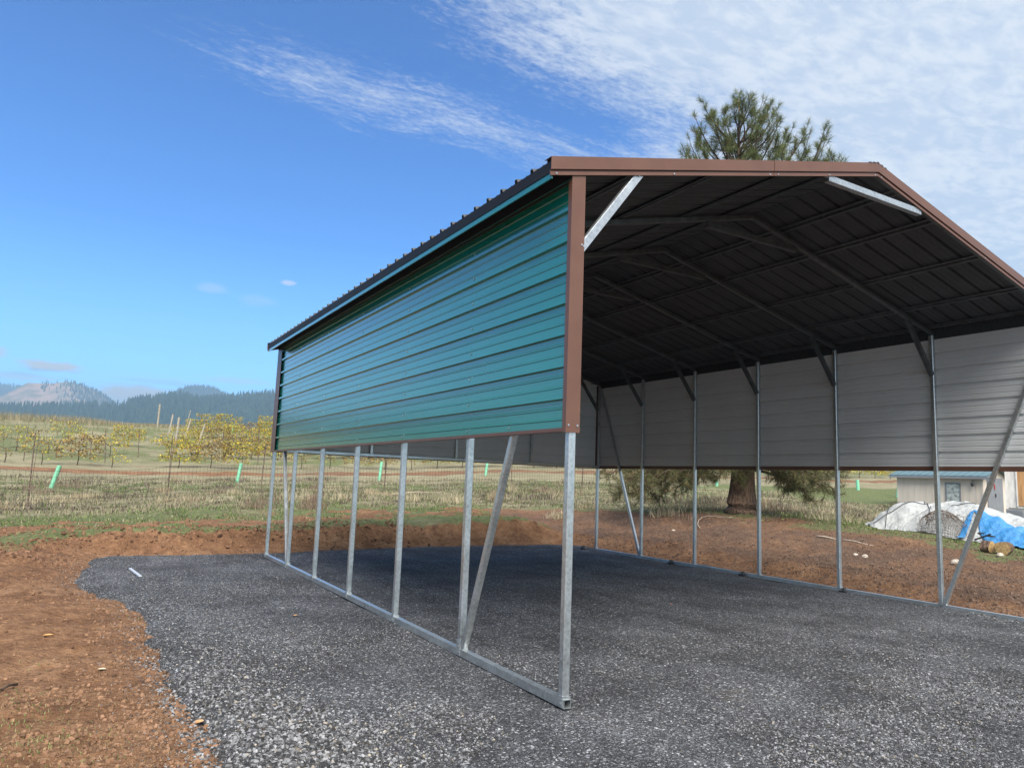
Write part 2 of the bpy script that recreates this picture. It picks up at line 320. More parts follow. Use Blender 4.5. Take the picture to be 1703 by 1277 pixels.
def gravelmat():
    m,t,p=mat('crushed_rock'); P=pos(t)
    n=t.noise(P,.9,5,.6); nl=t.noise(P,.33,3)
    c1=t.vor(P,100); c2=t.vor(P,210); c3=t.vor(P,52)
    br=t.new('ShaderNodeSeparateColor'); t.l.new(c1.outputs['Color'],br.inputs[0])
    br2=t.new('ShaderNodeSeparateColor'); t.l.new(c2.outputs['Color'],br2.inputs[0])
    val=t.math('ADD',t.math('MULTIPLY',t.math('POWER',br.outputs[0],2.2),.55),t.math('MULTIPLY',t.math('POWER',br2.outputs[1],2.5),.45))
    base=t.ramp(val,[(0,(.022,.022,.023)),(.25,(.058,.058,.060)),(.55,(.145,.145,.146)),(1,(.48,.48,.485))])
    mp=t.new('ShaderNodeMapping'); t.put(mp.inputs[0],P); mp.inputs['Rotation'].default_value=(0,0,R(12)); mp.inputs['Scale'].default_value=(2.2,.35,1)
    stk=t.noise(mp.outputs[0],1.5,5,.65); base=t.mix(1,base,t.ramp(stk,[(.36,(.70,.70,.71)),(.5,(.95,.96,.98)),(.64,(1.16,1.17,1.18))]),'MULTIPLY')
    dirt=t.ss(t.noise(P,1.1,6,.7),.57,.72); base=t.mix(t.math('MULTIPLY',dirt,.35),base,(.12,.085,.06))
    br3=t.new('ShaderNodeSeparateColor'); t.l.new(c3.outputs['Color'],br3.inputs[0]); sel=t.ss(br3.outputs[0],.62,.66); in_=t.ss(c3.outputs['Distance'],.62,.38)
    base=t.mix(t.math('MULTIPLY',sel,in_),base,t.ramp(br3.outputs[1],[(0,(.035,.035,.037)),(.4,(.12,.12,.125)),(.8,(.33,.335,.345)),(1,(.55,.55,.56))]))
    base=t.mix(1,base,t.ramp(n,[(.36,(.62,.615,.61)),(.5,(.93,.935,.95)),(.62,(1.25,1.26,1.29))]),'MULTIPLY')
    t.put(p.inputs['Base Color'],base); p.inputs['Roughness'].default_value=.85; p.inputs['Specular IOR Level'].default_value=.35
    hh=t.math('ADD',t.math('MULTIPLY',c1.outputs['Distance'],-1),t.math('ADD',t.math('MULTIPLY',c2.outputs['Distance'],-.4),t.math('MULTIPLY',br.outputs[1],.6)))
    t.put(p.inputs['Normal'],t.bump(hh,1.0,.018)); return m
M_SOIL=soilmat(); M_GRAVEL=gravelmat()
VROW=lambda x: 50-.17*(x+2.9)        # y of the foot of the front vineyard row
def masks(x,y,s):
    D=np.hypot(x-CX,y-CY); n=fbm(x,y,.45,4,.6); n2=fbm(x,y,1.6,4,.6)
    right=ss(x,6.5,8.5)
    core=1-ss(s,.55,.95)
    yard=1-ss(y+ (n-.5)*3,8.0,10.8)                                   # all bare left of the pad
    yard=yard*(1-right)
    rs=1-ss(s+(n-.5)*3.0,4.0,5.6-1.1*ss(-y,-9,0)); rs*=right
    pat=ss(n2+.14*(1-ss(s,1.5,6.5)),.50,.60)*(1-ss(s,3.6,7.0))*ss(s,1.3,2.2)*.85        # scraped patches past the bank
    vr=y-VROW(x)
    road=ss(vr,-4.8,-4)*(1-ss(vr,-2.5,-1.5))*.85
    under=ss(vr,-1.5,0)*(1-ss(vr,3,6))*ss(n2,.40,.6)*.45
    hillp=ss(vr,3,8)*ss(n,.55,.7)*.5
    dirt=np.maximum.reduce([core,yard,rs,pat,road,under,hillp])
    green=.25+.9*(n-.5)
    green=green+.55*ss(D,12,14)*(1-ss(D,20,24))                        # green fringe behind the bank
    green=green+.5*ss(vr,-24,-19)*(1-ss(vr,-14,-9))*ss(n2,.35,.6)
    green=green+.30*ss(vr,0,6)+.7*ss(x,30,40)*ss(vr,-28,-20)*(1-ss(vr,-12,-7))
    green=green-.3*ss(vr,-13,-9)*(1-ss(vr,-6,-4))
    green=np.where(right>.5,green+.30*(1-ss(s,6,10)),green)
    dark=ss(x,7.0,8.6)*ss(s,.35,1.0)*(.55+.45*ss(n2,.4,.6))*(1-.6*ss(s,3.6,5))
    return np.stack([np.clip(dirt,0,1),np.clip(green,0,1),np.clip(dark,0,1)],1)
def polar(azs,rs,fn,cull=None):
    A,Rr=np.meshgrid(np.radians(azs),rs); x=CX+Rr*np.sin(A); y=CY+Rr*np.cos(A); sh=x.shape; x=x.ravel();y=y.ravel()
    s=sdist(x,y); z=fn(x,y,s)
    idx=np.arange(len(x)).reshape(sh); q=np.stack([idx[:-1,:-1],idx[:-1,1:],idx[1:,1:],idx[1:,:-1]],-1).reshape(-1,4)[:,::-1]
    if cull is not None:
        keep=cull(s)[q].any(1); q=q[keep]; used=np.unique(q); mp=np.zeros(len(x),int); mp[used]=np.arange(len(used)); q=mp[q]; x,y,z,s=x[used],y[used],z[used],s[used]
    return np.stack([x,y,z],1),q,x,y,s
azs=np.concatenate([np.arange(-180,-30,3),np.arange(-30,-16,.5),np.arange(-16,76,.17),np.arange(76,100,1.),np.arange(100,181,4)])
rs_=np.concatenate([[.05,.5],np.geomspace(1.2,60,470),np.geomspace(61,500,100),[700,1100,2000,4000,9000]])
V_,Q_,x_,y_,s_=polar(azs,rs_,lambda x,y,s: height(x,y,s))
tag(link('ground',npmesh('ground',V_,Q_,M_SOIL,masks(x_,y_,s_),smooth=True)),'red brown bare soil and dry grassy field around the gravel pad','ground',kind='structure')
V_,Q_,x_,y_,s_=polar(np.concatenate([np.arange(-30,-16,.6),np.arange(-16,76,.14),np.arange(76,181,1.5)]),np.concatenate([[.1,.6],np.geomspace(1.2,20,420)]),gz,lambda s:s<.14)
tag(link('gravel_pad',npmesh('gravel_pad',V_,Q_,M_GRAVEL,smooth=True)),'compacted dark grey crushed gravel pad under the carport','gravel pad',kind='structure')
# angular stones (8 corner chips)
CUB=np.array([(-1,-1,-1),(1,-1,-1),(1,1,-1),(-1,1,-1),(-1,-1,1),(1,-1,1),(1,1,1),(-1,1,1)],float)
CF=np.array([(0,3,2,1),(4,5,6,7),(0,1,5,4),(1,2,6,5),(2,3,7,6),(3,0,4,7)])
def chips(x,y,z,size,col,name,label,cat,m,squash=.7):
    n=len(x); v=CUB[None]*(.55+.45*rng.random((n,8,3))); v[:,4:,:2]*=(.45+.45*rng.random((n,1,1)))
    v*= (size[:,None]*np.stack([np.ones(n),.6+.4*rng.random(n),squash*(.5+.5*rng.random(n))],1))[:,None,:]
    a=rng.random(n)*6.283; ca,sa=np.cos(a),np.sin(a); t=(rng.random(n)-.5)*1.0; ct,st=np.cos(t),np.sin(t)
    X,Y,Z=v[...,0],v[...,1],v[...,2]; X,Z=X*ct[:,None]+Z*st[:,None],-X*st[:,None]+Z*ct[:,None]
    X,Y=X*ca[:,None]-Y*sa[:,None],X*sa[:,None]+Y*ca[:,None]
    v=np.stack([X+x[:,None],Y+y[:,None],Z+z[:,None]],-1).reshape(-1,3)
    f=(CF[None]+8*np.arange(n)[:,None,None]).reshape(-1,4)
    return tag(link(name,npmesh(name,v,f,m,np.repeat(col,8,0))),label,cat,kind='stuff')
def scatter(n,a0,a1,r0,r1,pw=0):
    a=np.radians(a0+(a1-a0)*rng.random(n)); u_=rng.random(n); r=r0*(r1/r0)**u_ if pw==0 else (r0**pw+(r1**pw-r0**pw)*u_)**(1/pw)
    return CX+r*np.sin(a),CY+r*np.cos(a),r
x,y,r=scatter(260000,-14,74,2.6,15)
s=sdist(x,y); rough=ss(fbm(x,y,.9,3),.44,.60); edge_=ss(-s,-.1,.0)*(1-ss(-s,.5,1.1))
inside=ss(x,-.1,.2)*ss(y,-.2,.5)
k=(s<.5)&(rng.random(len(x))<np.exp(-np.clip(s,0,9)/.14))&(rng.random(len(x))<np.clip(.10+.85*rough*(1-.35*inside)+1.0*edge_+.8*(s>-.05),0,1))&(rng.random(len(x))<1-.5*inside)
x,y,r,s,rough,edge_=[q[k] for q in (x,y,r,s,rough,edge_)]
sz=(.0030+.0060*rng.random(len(x))**2.6)*(1+.75*edge_*(1-ss(y,.8,3.5))+.30*rough*(1-ss(y,-.5,2.5)))
g=.035+.29*rng.random(len(x))**2.2; col=np.stack([g,g,g*1.02],1)*(1+.12*(rng.random((len(x),1))-.5)); tan_=rng.random(len(x))<.05; col[tan_]*=(1.25,1.08,.85)
chips(x,y,np.where(s<.1,np.maximum(gz(x,y,s),height(x,y,s)),height(x,y,s))+sz*.15,sz,col,'loose_gravel','loose angular grey stones lying over the gravel pad','gravel',M_VD)
x,y,r=scatter(90000,-14,30,2.6,14); s=sdist(x,y); n_=fbm(x,y,2.0,3)
k=(s>-.25)&(y<12)&(rng.random(len(x))<.10+1.3*ss(n_,.48,.68)+.5*(s<.45)); x,y,r,s=[q[k] for q in (x,y,r,s)]
sz=.0035+.017*rng.random(len(x))**5; col=np.array([.225,.130,.078])*(.45+.8*rng.random((len(x),1)))
chips(x,y,height(x,y,s)+sz*.2,sz,col,'soil_clods','crumbly red brown soil clods strewn on the bare earth','soil',M_VD,.8)
x,y,r=scatter(60000,34,74,9,24); s=sdist(x,y); k=(s>.1)&(s<6)&(x>6); x,y,r,s=[q[k] for q in (x,y,r,s)]
sz=.006+.022*rng.random(len(x))**4; col=np.array([.145,.098,.074])*(.55+.8*rng.random((len(x),1)))
chips(x,y,height(x,y,s)+sz*.2,sz,col,'graded_soil_clods','dark broken soil on the graded slope beyond the right posts','soil',M_VD,.7)
# blades: single bent triangles
def blades(x,y,z,h,w_,col,name,label,cat,lean=.5,m=None,flat=False):
    n=len(x); a=rng.random(n)*6.283; b_=rng.random(n)*6.283; L=lean*rng.random(n)
    wx,wy=np.cos(a)*w_,np.sin(a)*w_
    tx,ty=np.cos(b_)*h*L,np.sin(b_)*h*L; tz=h*(np.sqrt(np.clip(1-L*L,0.02,1)) if not flat else .06)
    v=np.empty((n,5,3)); 
    v[:,0]=np.stack([x-wx,y-wy,z-.01],1); v[:,1]=np.stack([x+wx,y+wy,z-.01],1)
    v[:,2]=np.stack([x+wx*.7+tx*.38,y+wy*.7+ty*.38,z+tz*.58],1); v[:,3]=np.stack([x-wx*.7+tx*.38,y-wy*.7+ty*.38,z+tz*.58],1)
    v[:,4]=np.stack([x+tx,y+ty,z+tz],1)
    b0=5*np.arange(n)[:,None]; f=np.concatenate([b0+np.array([0,1,2]),b0+np.array([0,2,3]),b0+np.array([3,2,4])])
    return tag(link(name,npmesh(name,v.reshape(-1,3),f,m or M_VC,np.repeat(col,5,0))),label,cat,kind='stuff')
def pick(n,pal,wt=None):
    pal=np.array(pal); i=rng.choice(len(pal),n,p=wt); return pal[i]*(.65+.6*rng.random((n,1)))
TAN=[(.38,.33,.21),(.29,.26,.17),(.21,.18,.13),(.14,.115,.085),(.15,.17,.075)]
x,y,r=scatter(270000,-14,76,12.5,46,1.1); s=sdist(x,y); vr=y-VROW(x)
cl=fbm(x,y,.55,3,.6); c2=fbm(x,y,2.6,2)
mk=masks(x,y,s)
dens=ss(s,.5+4.0*(x>8),4.0+2.5*(x>8))*(.10+1.1*ss(c2,.38,.62))*(1-.85*ss(mk[:,0],.3,.7))*(1-.9*ss(vr,-9,-6))
k=(rng.random(len(x))<dens)&(s>.6); x,y,r,s,cl,vr=[q[k] for q in (x,y,r,s,cl,vr)]; mk=mk[k]
hh=(.04+.09*rng.random(len(x)))*(1+1.8*ss(cl,.52,.72)*ss(s,5,10))*(1-.55*mk[:,1])
col=pick(len(x),TAN,[.28,.24,.16,.10,.22]); gm=(rng.random(len(x))<np.clip(mk[:,1]*1.0-.12,0,.85)); col[gm]=pick(gm.sum(),[(.09,.14,.035),(.14,.19,.055),(.20,.24,.09)])
dk=((cl>.60)|(np.abs(r-25.5-1.5*(cl-.5)*8)<1.3)|(np.abs(r-37-(cl-.5)*12)<1.6))&(rng.random(len(x))<.6)&~gm; col[dk]=pick(dk.sum(),[(.15,.11,.085),(.10,.075,.06),(.20,.15,.11)])
blades(x,y,height(x,y,s),hh,.006+.004*rng.random(len(x))+.0002*r,col,'dry_grass','tan and grey dead grass with green patches across the field','grass',1.0)
# tall pale seed-head clumps standing near the fence and right of the pine
X,Y,H_,C_=[],[],[],[]
for q in range(80):
    a=R(random.uniform(-8,64)); D=random.uniform(20,44); cx_,cy_=CX+D*math.sin(a),CY+D*math.cos(a)
    if cy_-VROW(cx_)>-8: continue
    if D<26 and math.degrees(a)>56: continue
    n=int(random.uniform(50,170)); rr=random.uniform(.12,.45); X.append(cx_+rng.normal(0,rr,n)); Y.append(cy_+rng.normal(0,rr,n)); H_.append(random.uniform(.25,.5)*(.6+.5*rng.random(n)))
    C_.append(pick(n,random.choice([[(.45,.37,.24),(.36,.28,.17)],[(.20,.14,.10),(.28,.20,.14)],[(.5,.43,.29),(.38,.32,.2)]])))
x=np.concatenate(X);y=np.concatenate(Y)
blades(x,y,height(x,y),np.concatenate(H_),np.full(len(x),.008),np.concatenate(C_),'tall_dead_weeds','taller pale dead weeds standing in clumps along the fence','grass',.95)
x,y,r=scatter(26000,-14,20,85,118,1.); z=height(x,y); k=rng.random(len(x))<.12+.9*ss(r,96,108); x,y,z=x[k],y[k],z[k]
blades(x,y,z,.35+.8*rng.random(len(x))*ss(-x,-3,4)+.1,np.full(len(x),.022),pick(len(x),[(.36,.30,.19),(.30,.24,.15),(.18,.18,.09)]),'hill_grass','tall pale dry grass along the crest of the near hill','grass',.5)
# near ground: straw and weeds on the bare soil to the left
x,y,r=scatter(22000,-14,14,2.6,13); s=sdist(x,y); k=(s>.03)&(rng.random(len(x))<.15+1.2*ss(fbm(x,y,1.7,3),.5,.68)); x,y,s=x[k],y[k],s[k]
blades(x,y,height(x,y,s)+.008,.02+.055*rng.random(len(x)),np.full(len(x),.0012),pick(len(x),[(.48,.37,.22),(.38,.27,.15),(.28,.17,.09)]),'straw','short pale straw bits scattered on the bare soil','straw',1,flat=True)
x,y,r=scatter(30000,34,76,9,22); s=sdist(x,y); k=(s>.2)&(s<6.5)&(x>6); x,y,s=x[k],y[k],s[k]
blades(x,y,height(x,y,s)+.008,.03+.09*rng.random(len(x)),np.full(len(x),.0022),pick(len(x),[(.42,.32,.22),(.30,.20,.12),(.20,.12,.07),(.10,.06,.04)]),'litter','fine straw and root litter on the graded slope','litter',1,m=M_VD,flat=True)
x,y,r=scatter(30000,-16,48,11.5,17); s=sdist(x,y); k=(s>.0)&(s<3.2)&(y>8)&(rng.random(len(x))<.25+.75*np.exp(-((s-.75)/.3)**2)); x,y,s=x[k],y[k],s[k]
sz=.008+.035*rng.random(len(x))**4; col=np.array([.19,.105,.064])*(.4+.9*rng.random((len(x),1)))
chips(x,y,height(x,y,s)+sz*.25,sz,col,'bank_clods','crumbled soil clods along the cut bank behind the pad','soil',M_VD,.8)
X,Y=[],[]
for px,py,n in ((10,1180,60),(60,1195,70),(90,1225,80),(35,1250,70),(165,1235,40),(20,1165,50),(220,1030,40),(90,1248,60),(150,1270,40),(60,1110,14),(5,1215,50)):
    q=hit(px,py); X.append(q.x+rng.normal(0,.12,n)); Y.append(q.y+rng.normal(0,.12,n))
x=np.concatenate(X);y=np.concatenate(Y)
blades(x,y,height(x,y),.010+.016*rng.random(len(x)),np.full(len(x),.0035),pick(len(x),[(.16,.20,.06),(.24,.26,.10),(.30,.28,.14)]),'weeds','tiny pale green weeds sprouting in the near soil','weeds',.9)
x,y,r=scatter(34000,34,66,15,26,1.); s=sdist(x,y); pd=np.hypot(x-13.4,y-10.6)
k=(s>1.5)&(rng.random(len(x))<1.1*np.exp(-(pd/3.6)**2)+.10); x,y,s=x[k],y[k],s[k]
blades(x,y,height(x,y,s)+.01,.07+.20*rng.random(len(x)),np.full(len(x),.004),pick(len(x),[(.21,.10,.05),(.14,.07,.04),(.30,.17,.09),(.09,.05,.03)]),'pine_straw','red brown fallen needles heaped around the pine','pine straw',1,m=M_VD,flat=True)
# ---------------------------------------------------------------- carport
B=1.524; WD=7.1425; LN=6*B; ZP=1.838; T=.057
cp=empty('carport',(0,0,0),'open fronted metal carport with green side panels, black roof and galvanised posts','carport')
zr=lambda X: 3.742+.25*(X if X<WD/2 else WD-X)
pm=MB().beam((0,0,.05),(0,0,3.70),T,T,m=0,ch=.007)
pm.box((-.0325,-.0325,.05),(.0325,.0325,.075)); pm.box((-.034,-.006,.30),(-.028,.006,.312))
POST=None
for X in (0,WD):
    for i in range(7):
        if POST is None: POST=pm.build('post',MG,cp); o=POST
        else: o=link('post',POST.data,cp)
        o.location=(X,B*i,0); 
        if X>0: o.scale=(-1,1,1)
    # hollow base rail
    rb=MB(); h=T/2; y0,y1=-.045,LN+.03; t_=.004
    rb.box((X-h,y0,0),(X-h+t_,y1,T)).box((X+h-t_,y0,0),(X+h,y1,T)).box((X-h+t_,y0,.0005),(X+h-t_,y1,t_)).box((X-h+t_,y0,T-t_),(X+h-t_,y1,T-.0005))
    rb.build('base_rail',MG,cp)
    for i in range(7):     # sleeve brackets with bolts
        y=B*i; sg=-1 if X==0 else 1
        b_=MB().box((X-.033,y+.0 if i else y-.02,-.0)if 0 else (X+sg*.0287,y-.03,.006),(X+sg*.0335,y+.03,.13 if i in(1,5) else .058))
        for zz in ((.035,.085,.11) if i in (1,5) else (.03,)): b_.beam((X+sg*.0335,y-.012,zz),(X+sg*.041,y-.012,zz),.011,.011)
        b_.build('bracket',MG,cp)
    for a,b2 in ((1,0),(5,6)):
        e=-1 if b2<a else 1
        p0=Vector((X,B*a+e*.045,.06)); p1=Vector((X,B*b2-e*.06,3.62))
        q=MB().beam(p0,p1,.052,.052,up=(1,0,0),ch=.006)
        q.box((X-.03,B*a+e*.02-.05,.0575),(X+.03,B*a+e*.02+.06,.061)); q.build('diagonal_brace',MG,cp)
for px,py in ((1003,913),(1141,936),(1246,957),(1404,985)):   # ground anchors beside the right rail
    q=hit(px,py); x0=WD-.06
    b_=MB().tube([(x0,q.y,.0),(x0,q.y,.07)],.012,8).tube([(x0-.04,q.y,.062),(x0+.05,q.y,.068)],.011,8).box((x0-.03,q.y-.05,.0),(x0+.02,q.y+.06,.03)); b_.build('ground_anchor',M_DARK,cp)
# rafters
for i in range(7):
    y=B*i; q=MB(); 
    q.beam((-.03,y,zr(0)-.0075),(WD/2,y,zr(WD/2)),T,T,ch=.006).beam((WD/2,y,zr(WD/2)),(WD+.03,y,zr(WD)-.0075),T,T,ch=.006)
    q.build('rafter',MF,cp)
    for sg,x0 in ((1,0),(-1,WD)):
        a=Vector((x0+sg*.03,y,3.14)); c=Vector((x0+sg*.57,y,3.845)); d=(c-a).normalized(); nrm=Vector((d.z,0,-d.x))*sg
        kb=MB().beam(a,c,.058,.004,up=(0,1,0))   # channel: web facing the front
        kb=MB(); w2=.029
        for (o1,o2) in ((0,0),):
            kb.beam(a+Vector((0,-.029,0)),c+Vector((0,-.029,0)),.058,.004,up=(0,1,0))
            kb.beam(a+nrm*w2+Vector((0,-.004,0)),c+nrm*w2+Vector((0,-.004,0)),.004,.046,up=(0,1,0))
            kb.beam(a-nrm*w2+Vector((0,-.004,0)),c-nrm*w2+Vector((0,-.004,0)),.004,.046,up=(0,1,0))
        for e in (a+d*.03,c-d*.03): kb.beam(e+Vector((0,-.031,0)),e+Vector((0,-.038,0)),.013,.013,up=(1,0,0),m=0)
        kb.build('knee_brace',MG if i==0 else MF,cp)  # front brace keeps the lit steel, inner ones take the shade-darkened copy
    pb=MB().beam((WD/2-.74,y-.029,4.382),(WD/2+.74,y-.029,4.382),.004,.058,up=(0,0,1))
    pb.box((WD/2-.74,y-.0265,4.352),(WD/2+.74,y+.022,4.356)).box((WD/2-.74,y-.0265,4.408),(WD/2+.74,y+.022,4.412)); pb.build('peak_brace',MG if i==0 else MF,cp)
PUR=[.10,.70,1.57,2.47,3.12]
for X in PUR+[WD-a for a in PUR]:
    z=zr(X)+.031; sg=1 if X<WD/2 else -1; n=Vector((-.2425*sg,0,.970)); tt=Vector((.970,0,.2425*sg)); c=Vector((X,0,z))
    q=MB(); 
    def P3(a,b_,y): return tuple(c+tt*a+n*b_+Vector((0,y,0)))
    pr=[(-.055,0),(-.028,0),(-.02,.026),(.02,.026),(.028,0),(.055,0),(.055,.002),(.03,.002),(.022,.0285),(-.022,.0285),(-.03,.002),(-.055,.002)]
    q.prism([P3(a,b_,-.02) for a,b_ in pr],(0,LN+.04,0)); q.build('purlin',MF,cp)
# corrugated profile
def profile(L,off=0,maj=.027,mn=.0042):
    p=.2286; pts=[(0,0)]; k=0; x=off
    if off>.1:
        for xc in (off-2*p/3,off-p/3):
            for a,h_ in ((-.010,0),(-.005,mn),(.005,mn),(.010,0)): pts.append((xc+a,h_))
    while x<L+p:
        for a,h_ in ((-.022,0),(-.013,maj),(.013,maj),(.022,0)): pts.append((x+a,h_))
        for c in (1/3,2/3):
            xc=x+p*c
            for a,h_ in ((-.010,0),(-.005,mn),(.005,mn),(.010,0)): pts.append((xc+a,h_))
        x+=p
    pts=[q for q in pts if 0<=q[0]<=L]; pts.append((L,pts[-1][1])); pts.sort(key=lambda q:q[0]); return pts
def sheet(name,fn,L,N,off,thick,mats,parent,segs):
    "fn(a,h,t): a along the pattern, h outward, t 0..1 along the ribs; outer skin mats[0], inner mats[1]"
    pr=profile(L,off); V=[];Fq=[];mi=[]; n=len(pr)
    for side in (0,1):
        for j in range(segs+1):
            for a,h_ in pr: V.append(fn(a,h_-(thick if side else 0),j/segs))
    st=n*(segs+1)
    for side in (0,1):
        for j in range(segs):
            for i in range(n-1):
                a=side*st+j*n+i; f=(a,a+1,a+n+1,a+n); Fq.append(f if side else f[::-1]); mi.append(side)
    for j in range(segs):
        for i in (0,n-1): a=j*n+i; Fq.append((a,a+n,a+n+st,a+st)); mi.append(0)
    for i in range(n-1):
        for j in (0,segs): a=j*n+i; Fq.append((a,a+1,a+1+st,a+st)); mi.append(0)
    return link(name,npmesh(name,V,Fq,mats,mi=mi),parent)
ZT=3.655
for X,sg in ((0,-1),(WD,1)):
    pn=sheet('wall_panel',lambda a,h_,t,X=X,sg=sg:(X+sg*(.034+h_),-.02+t*(LN+.04),ZP+a),ZT-ZP,0,.2286,.0015,[M_GREEN,M_INNER],cp,12)
    sc=MB()
    for i in [0,1,2,3,4,5,6]:
        for k_ in range(8):
            z=ZP+.045+k_*.2286
            if i in(0,6): continue
            for dy_ in ((0,) if k_ else (0,)):
                c=Vector((X+sg*.037,B*i+dy_,z)); sc.beam(c,c+Vector((sg*.004,0,0)),.013,.013,up=(0,0,1)).beam(c+Vector((sg*.004,0,0)),c+Vector((sg*.008,0,0)),.008,.008,up=(0,.7,.7))
    c=Vector((X+sg*.037,B*.52,ZP+.045)); sc.beam(c,c+Vector((sg*.007,0,0)),.012,.012,up=(0,0,1))
    absorb(pn,sc,M_SCREW)
    # bottom J trim
    q=MB().box((X+sg*.060,-.02,ZP-.014),(X+sg*.0625,LN+.02,ZP+.012)).box((X+sg*.030,-.02,ZP-.016),(X+sg*.060,LN+.02,ZP-.013)).box((X+sg*.0295,-.02,ZP-.016),(X+sg*.0315,LN+.02,ZP+.046))
    q.build('bottom_trim',M_BROWN,cp)
    for ye,yd in ((0,-1),(LN,1)):
        q=MB(); zt=3.70
        yy=ye+yd*.034
        q.box((X-sg*.052,min(yy,yy-yd*.003),ZP-.02),(X+sg*.066,max(yy,yy-yd*.003),zt))
        q.box((X+sg*.0635,min(yy-yd*.003,yy-yd*(.30 if yd>0 else .045)),ZP-.02),(X+sg*.066,max(yy-yd*.003,yy-yd*(.30 if yd>0 else .045)),zt-.06))
        q.box((X-sg*.052,min(yy-yd*.003,yy-yd*.05),ZP-.02),(X-sg*.0495,max(yy-yd*.003,yy-yd*.05),zt))
        tr=q.build('corner_trim',M_BROWN,cp); s2=MB()
        for xx,z in ((X-sg*.03,ZP+.03),(X+sg*.045,ZP+.03),(X-sg*.03,3.17)): s2.beam((xx,yy,z),(xx,yy+yd*.005,z),.013,.013,up=(0,0,1))
        absorb(tr,s2,M_SCREW)
# clad rear end above the opening
zp_=profile(4.75-ZP,.2286); tops=[]
VR,FR,MI=[],[],[]
def rear(side):
    b0=len(VR); n=len(zp_)
    for a,h_ in zp_:
        z=ZP+a; half=WD/2+.03 if z<3.70 else max((4.62-z)/.25,.02)
        for X in (WD/2-half,WD/2+half): VR.append((X,LN+.034+h_-(.0015 if side else 0),z))
    for i in range(n-1):
        q_=(b0+2*i,b0+2*i+1,b0+2*i+3,b0+2*i+2); FR.append(q_ if side else q_[::-1]); MI.append(side)
rear(0); rear(1); link('rear_wall_panel',npmesh('rear_wall_panel',VR,FR,[M_GREEN,M_INNER],mi=MI),cp)
MB().beam((.03,LN,ZP+.02),(WD-.03,LN,ZP+.02),T,T,ch=.006).build('rear_header',MG,cp)
for X in (1.785,3.571,5.357): MB().beam((X,LN,ZP+.05),(X,LN,zr(X)-.03),T,T,up=(0,1,0),ch=.006).build('rear_stud',MG,cp)
MB().box((.03,LN+.0295,ZP-.016),(WD-.03,LN+.031,ZP+.04)).box((.03,LN+.0295,ZP-.018),(WD-.03,LN+.062,ZP-.016)).build('bottom_trim',M_BROWN,cp)
# roof
ZO=lambda X:3.735+.25*(X+.25)
for sg in (1,-1):
    L=math.hypot(WD/2+.25,.25*(WD/2+.25))
    def fr(a,h_,t,sg=sg):
        X=-.25+t*(WD/2+.25); return ((X-h_*.2425) if sg>0 else WD-(X-h_*.2425), a-.03, ZO(X)+h_*.97)
    rp=sheet('roof_panel',fr,LN+.06,0,.03,.0015,[M_BLACK,M_BLACK],cp,1)
    x0=-.25 if sg>0 else WD+.25
    q=MB().box((min(x0,x0+sg*.004),-.03,3.650),(max(x0,x0+sg*.004),LN+.03,3.732)); 
    q.build('eave_edge',M_EDGE,cp)
    xa,xb=x0+sg*.006,x0+sg*.03
    q=MB().add([(xa,-.028,3.652),(xa,-.028,3.606),(xa+sg*.012,-.028,3.606),(xa+sg*.012,-.028,3.652),(xa,LN+.028,3.652),(xa,LN+.028,3.606),(xa+sg*.012,LN+.028,3.606),(xa+sg*.012,LN+.028,3.652)],[(0,1,2,3),(7,6,5,4),(0,4,5,1),(1,5,6,2),(2,6,7,3),(3,7,4,0)])
    q.build('eave_trim',M_GREEN,cp)
    # closed soffit corner behind the wall top
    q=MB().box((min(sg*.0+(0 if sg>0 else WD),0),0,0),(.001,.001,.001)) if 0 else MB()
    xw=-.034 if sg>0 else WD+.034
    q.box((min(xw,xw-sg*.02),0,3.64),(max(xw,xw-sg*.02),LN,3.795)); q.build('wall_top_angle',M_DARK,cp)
q=MB(); rc=ZO(WD/2)
q.prism([(WD/2-.17,-.05,rc-.018),(WD/2,-.05,rc+.028),(WD/2+.17,-.05,rc-.018),(WD/2+.17,-.05,rc-.023+.03*0),(WD/2,-.05,rc+.020),(WD/2-.17,-.05,rc-.023)],(0,LN+.1,0)); 
for k_ in range(-2,3): q.box((WD/2+k_*.06-.012,-.052,rc+.012-abs(k_)*.012),(WD/2+k_*.06+.012,-.01,rc+.032-abs(k_)*.014))
q.build('ridge_cap',M_BLACK,cp)
# rake trims (front and rear)
for ye,yd in ((-.03,-1),(LN+.03,1)):
    segs=[(-.262,2.057),(2.063,WD/2)] if yd<0 else [(-.262,WD/2)]
    segs=[(a,b_,1) for a,b_ in segs]+[(-.262,WD/2,-1)]
    for a,b_,sg in segs:
        q=MB(); mx=lambda X: X if sg>0 else WD-X
        def strip(zt,zb,y0,y1,m=0):
            A=[(mx(a),y0,ZO(a)+zt),(mx(b_),y0,ZO(b_)+zt),(mx(b_),y0,ZO(b_)+zb),(mx(a),y0,ZO(a)+zb)]; q.prism(A,(0,y1-y0,0),m)
        e=yd
        strip(.024,-.070,ye+e*.022,ye+e*.020)          # upper face
        strip(.026,.0235,ye+e*.020,ye-e*.07)           # leg over the roof
        strip(-.068,-.0705,ye+e*.020,ye+e*.004)        # step back
        strip(-.0705,-.087,ye+e*.006,ye+e*.004,1)      # shadow groove
        strip(-.087,-.1125,ye+e*.014,ye+e*.004)        # lower lip
        tr=q.build('rake_trim',[M_BROWN,M_BROWN],cp)
        if yd<0:
            s2=MB()
            for k_ in range(3):
                X=a+.05+(b_-a-.1)*k_/2; c=Vector((mx(X),ye+e*.014,ZO(X)-.10)); s2.beam(c,c+Vector((0,e*.005,0)),.012,.012,up=(0,0,1))
            absorb(tr,s2,M_SCREW)
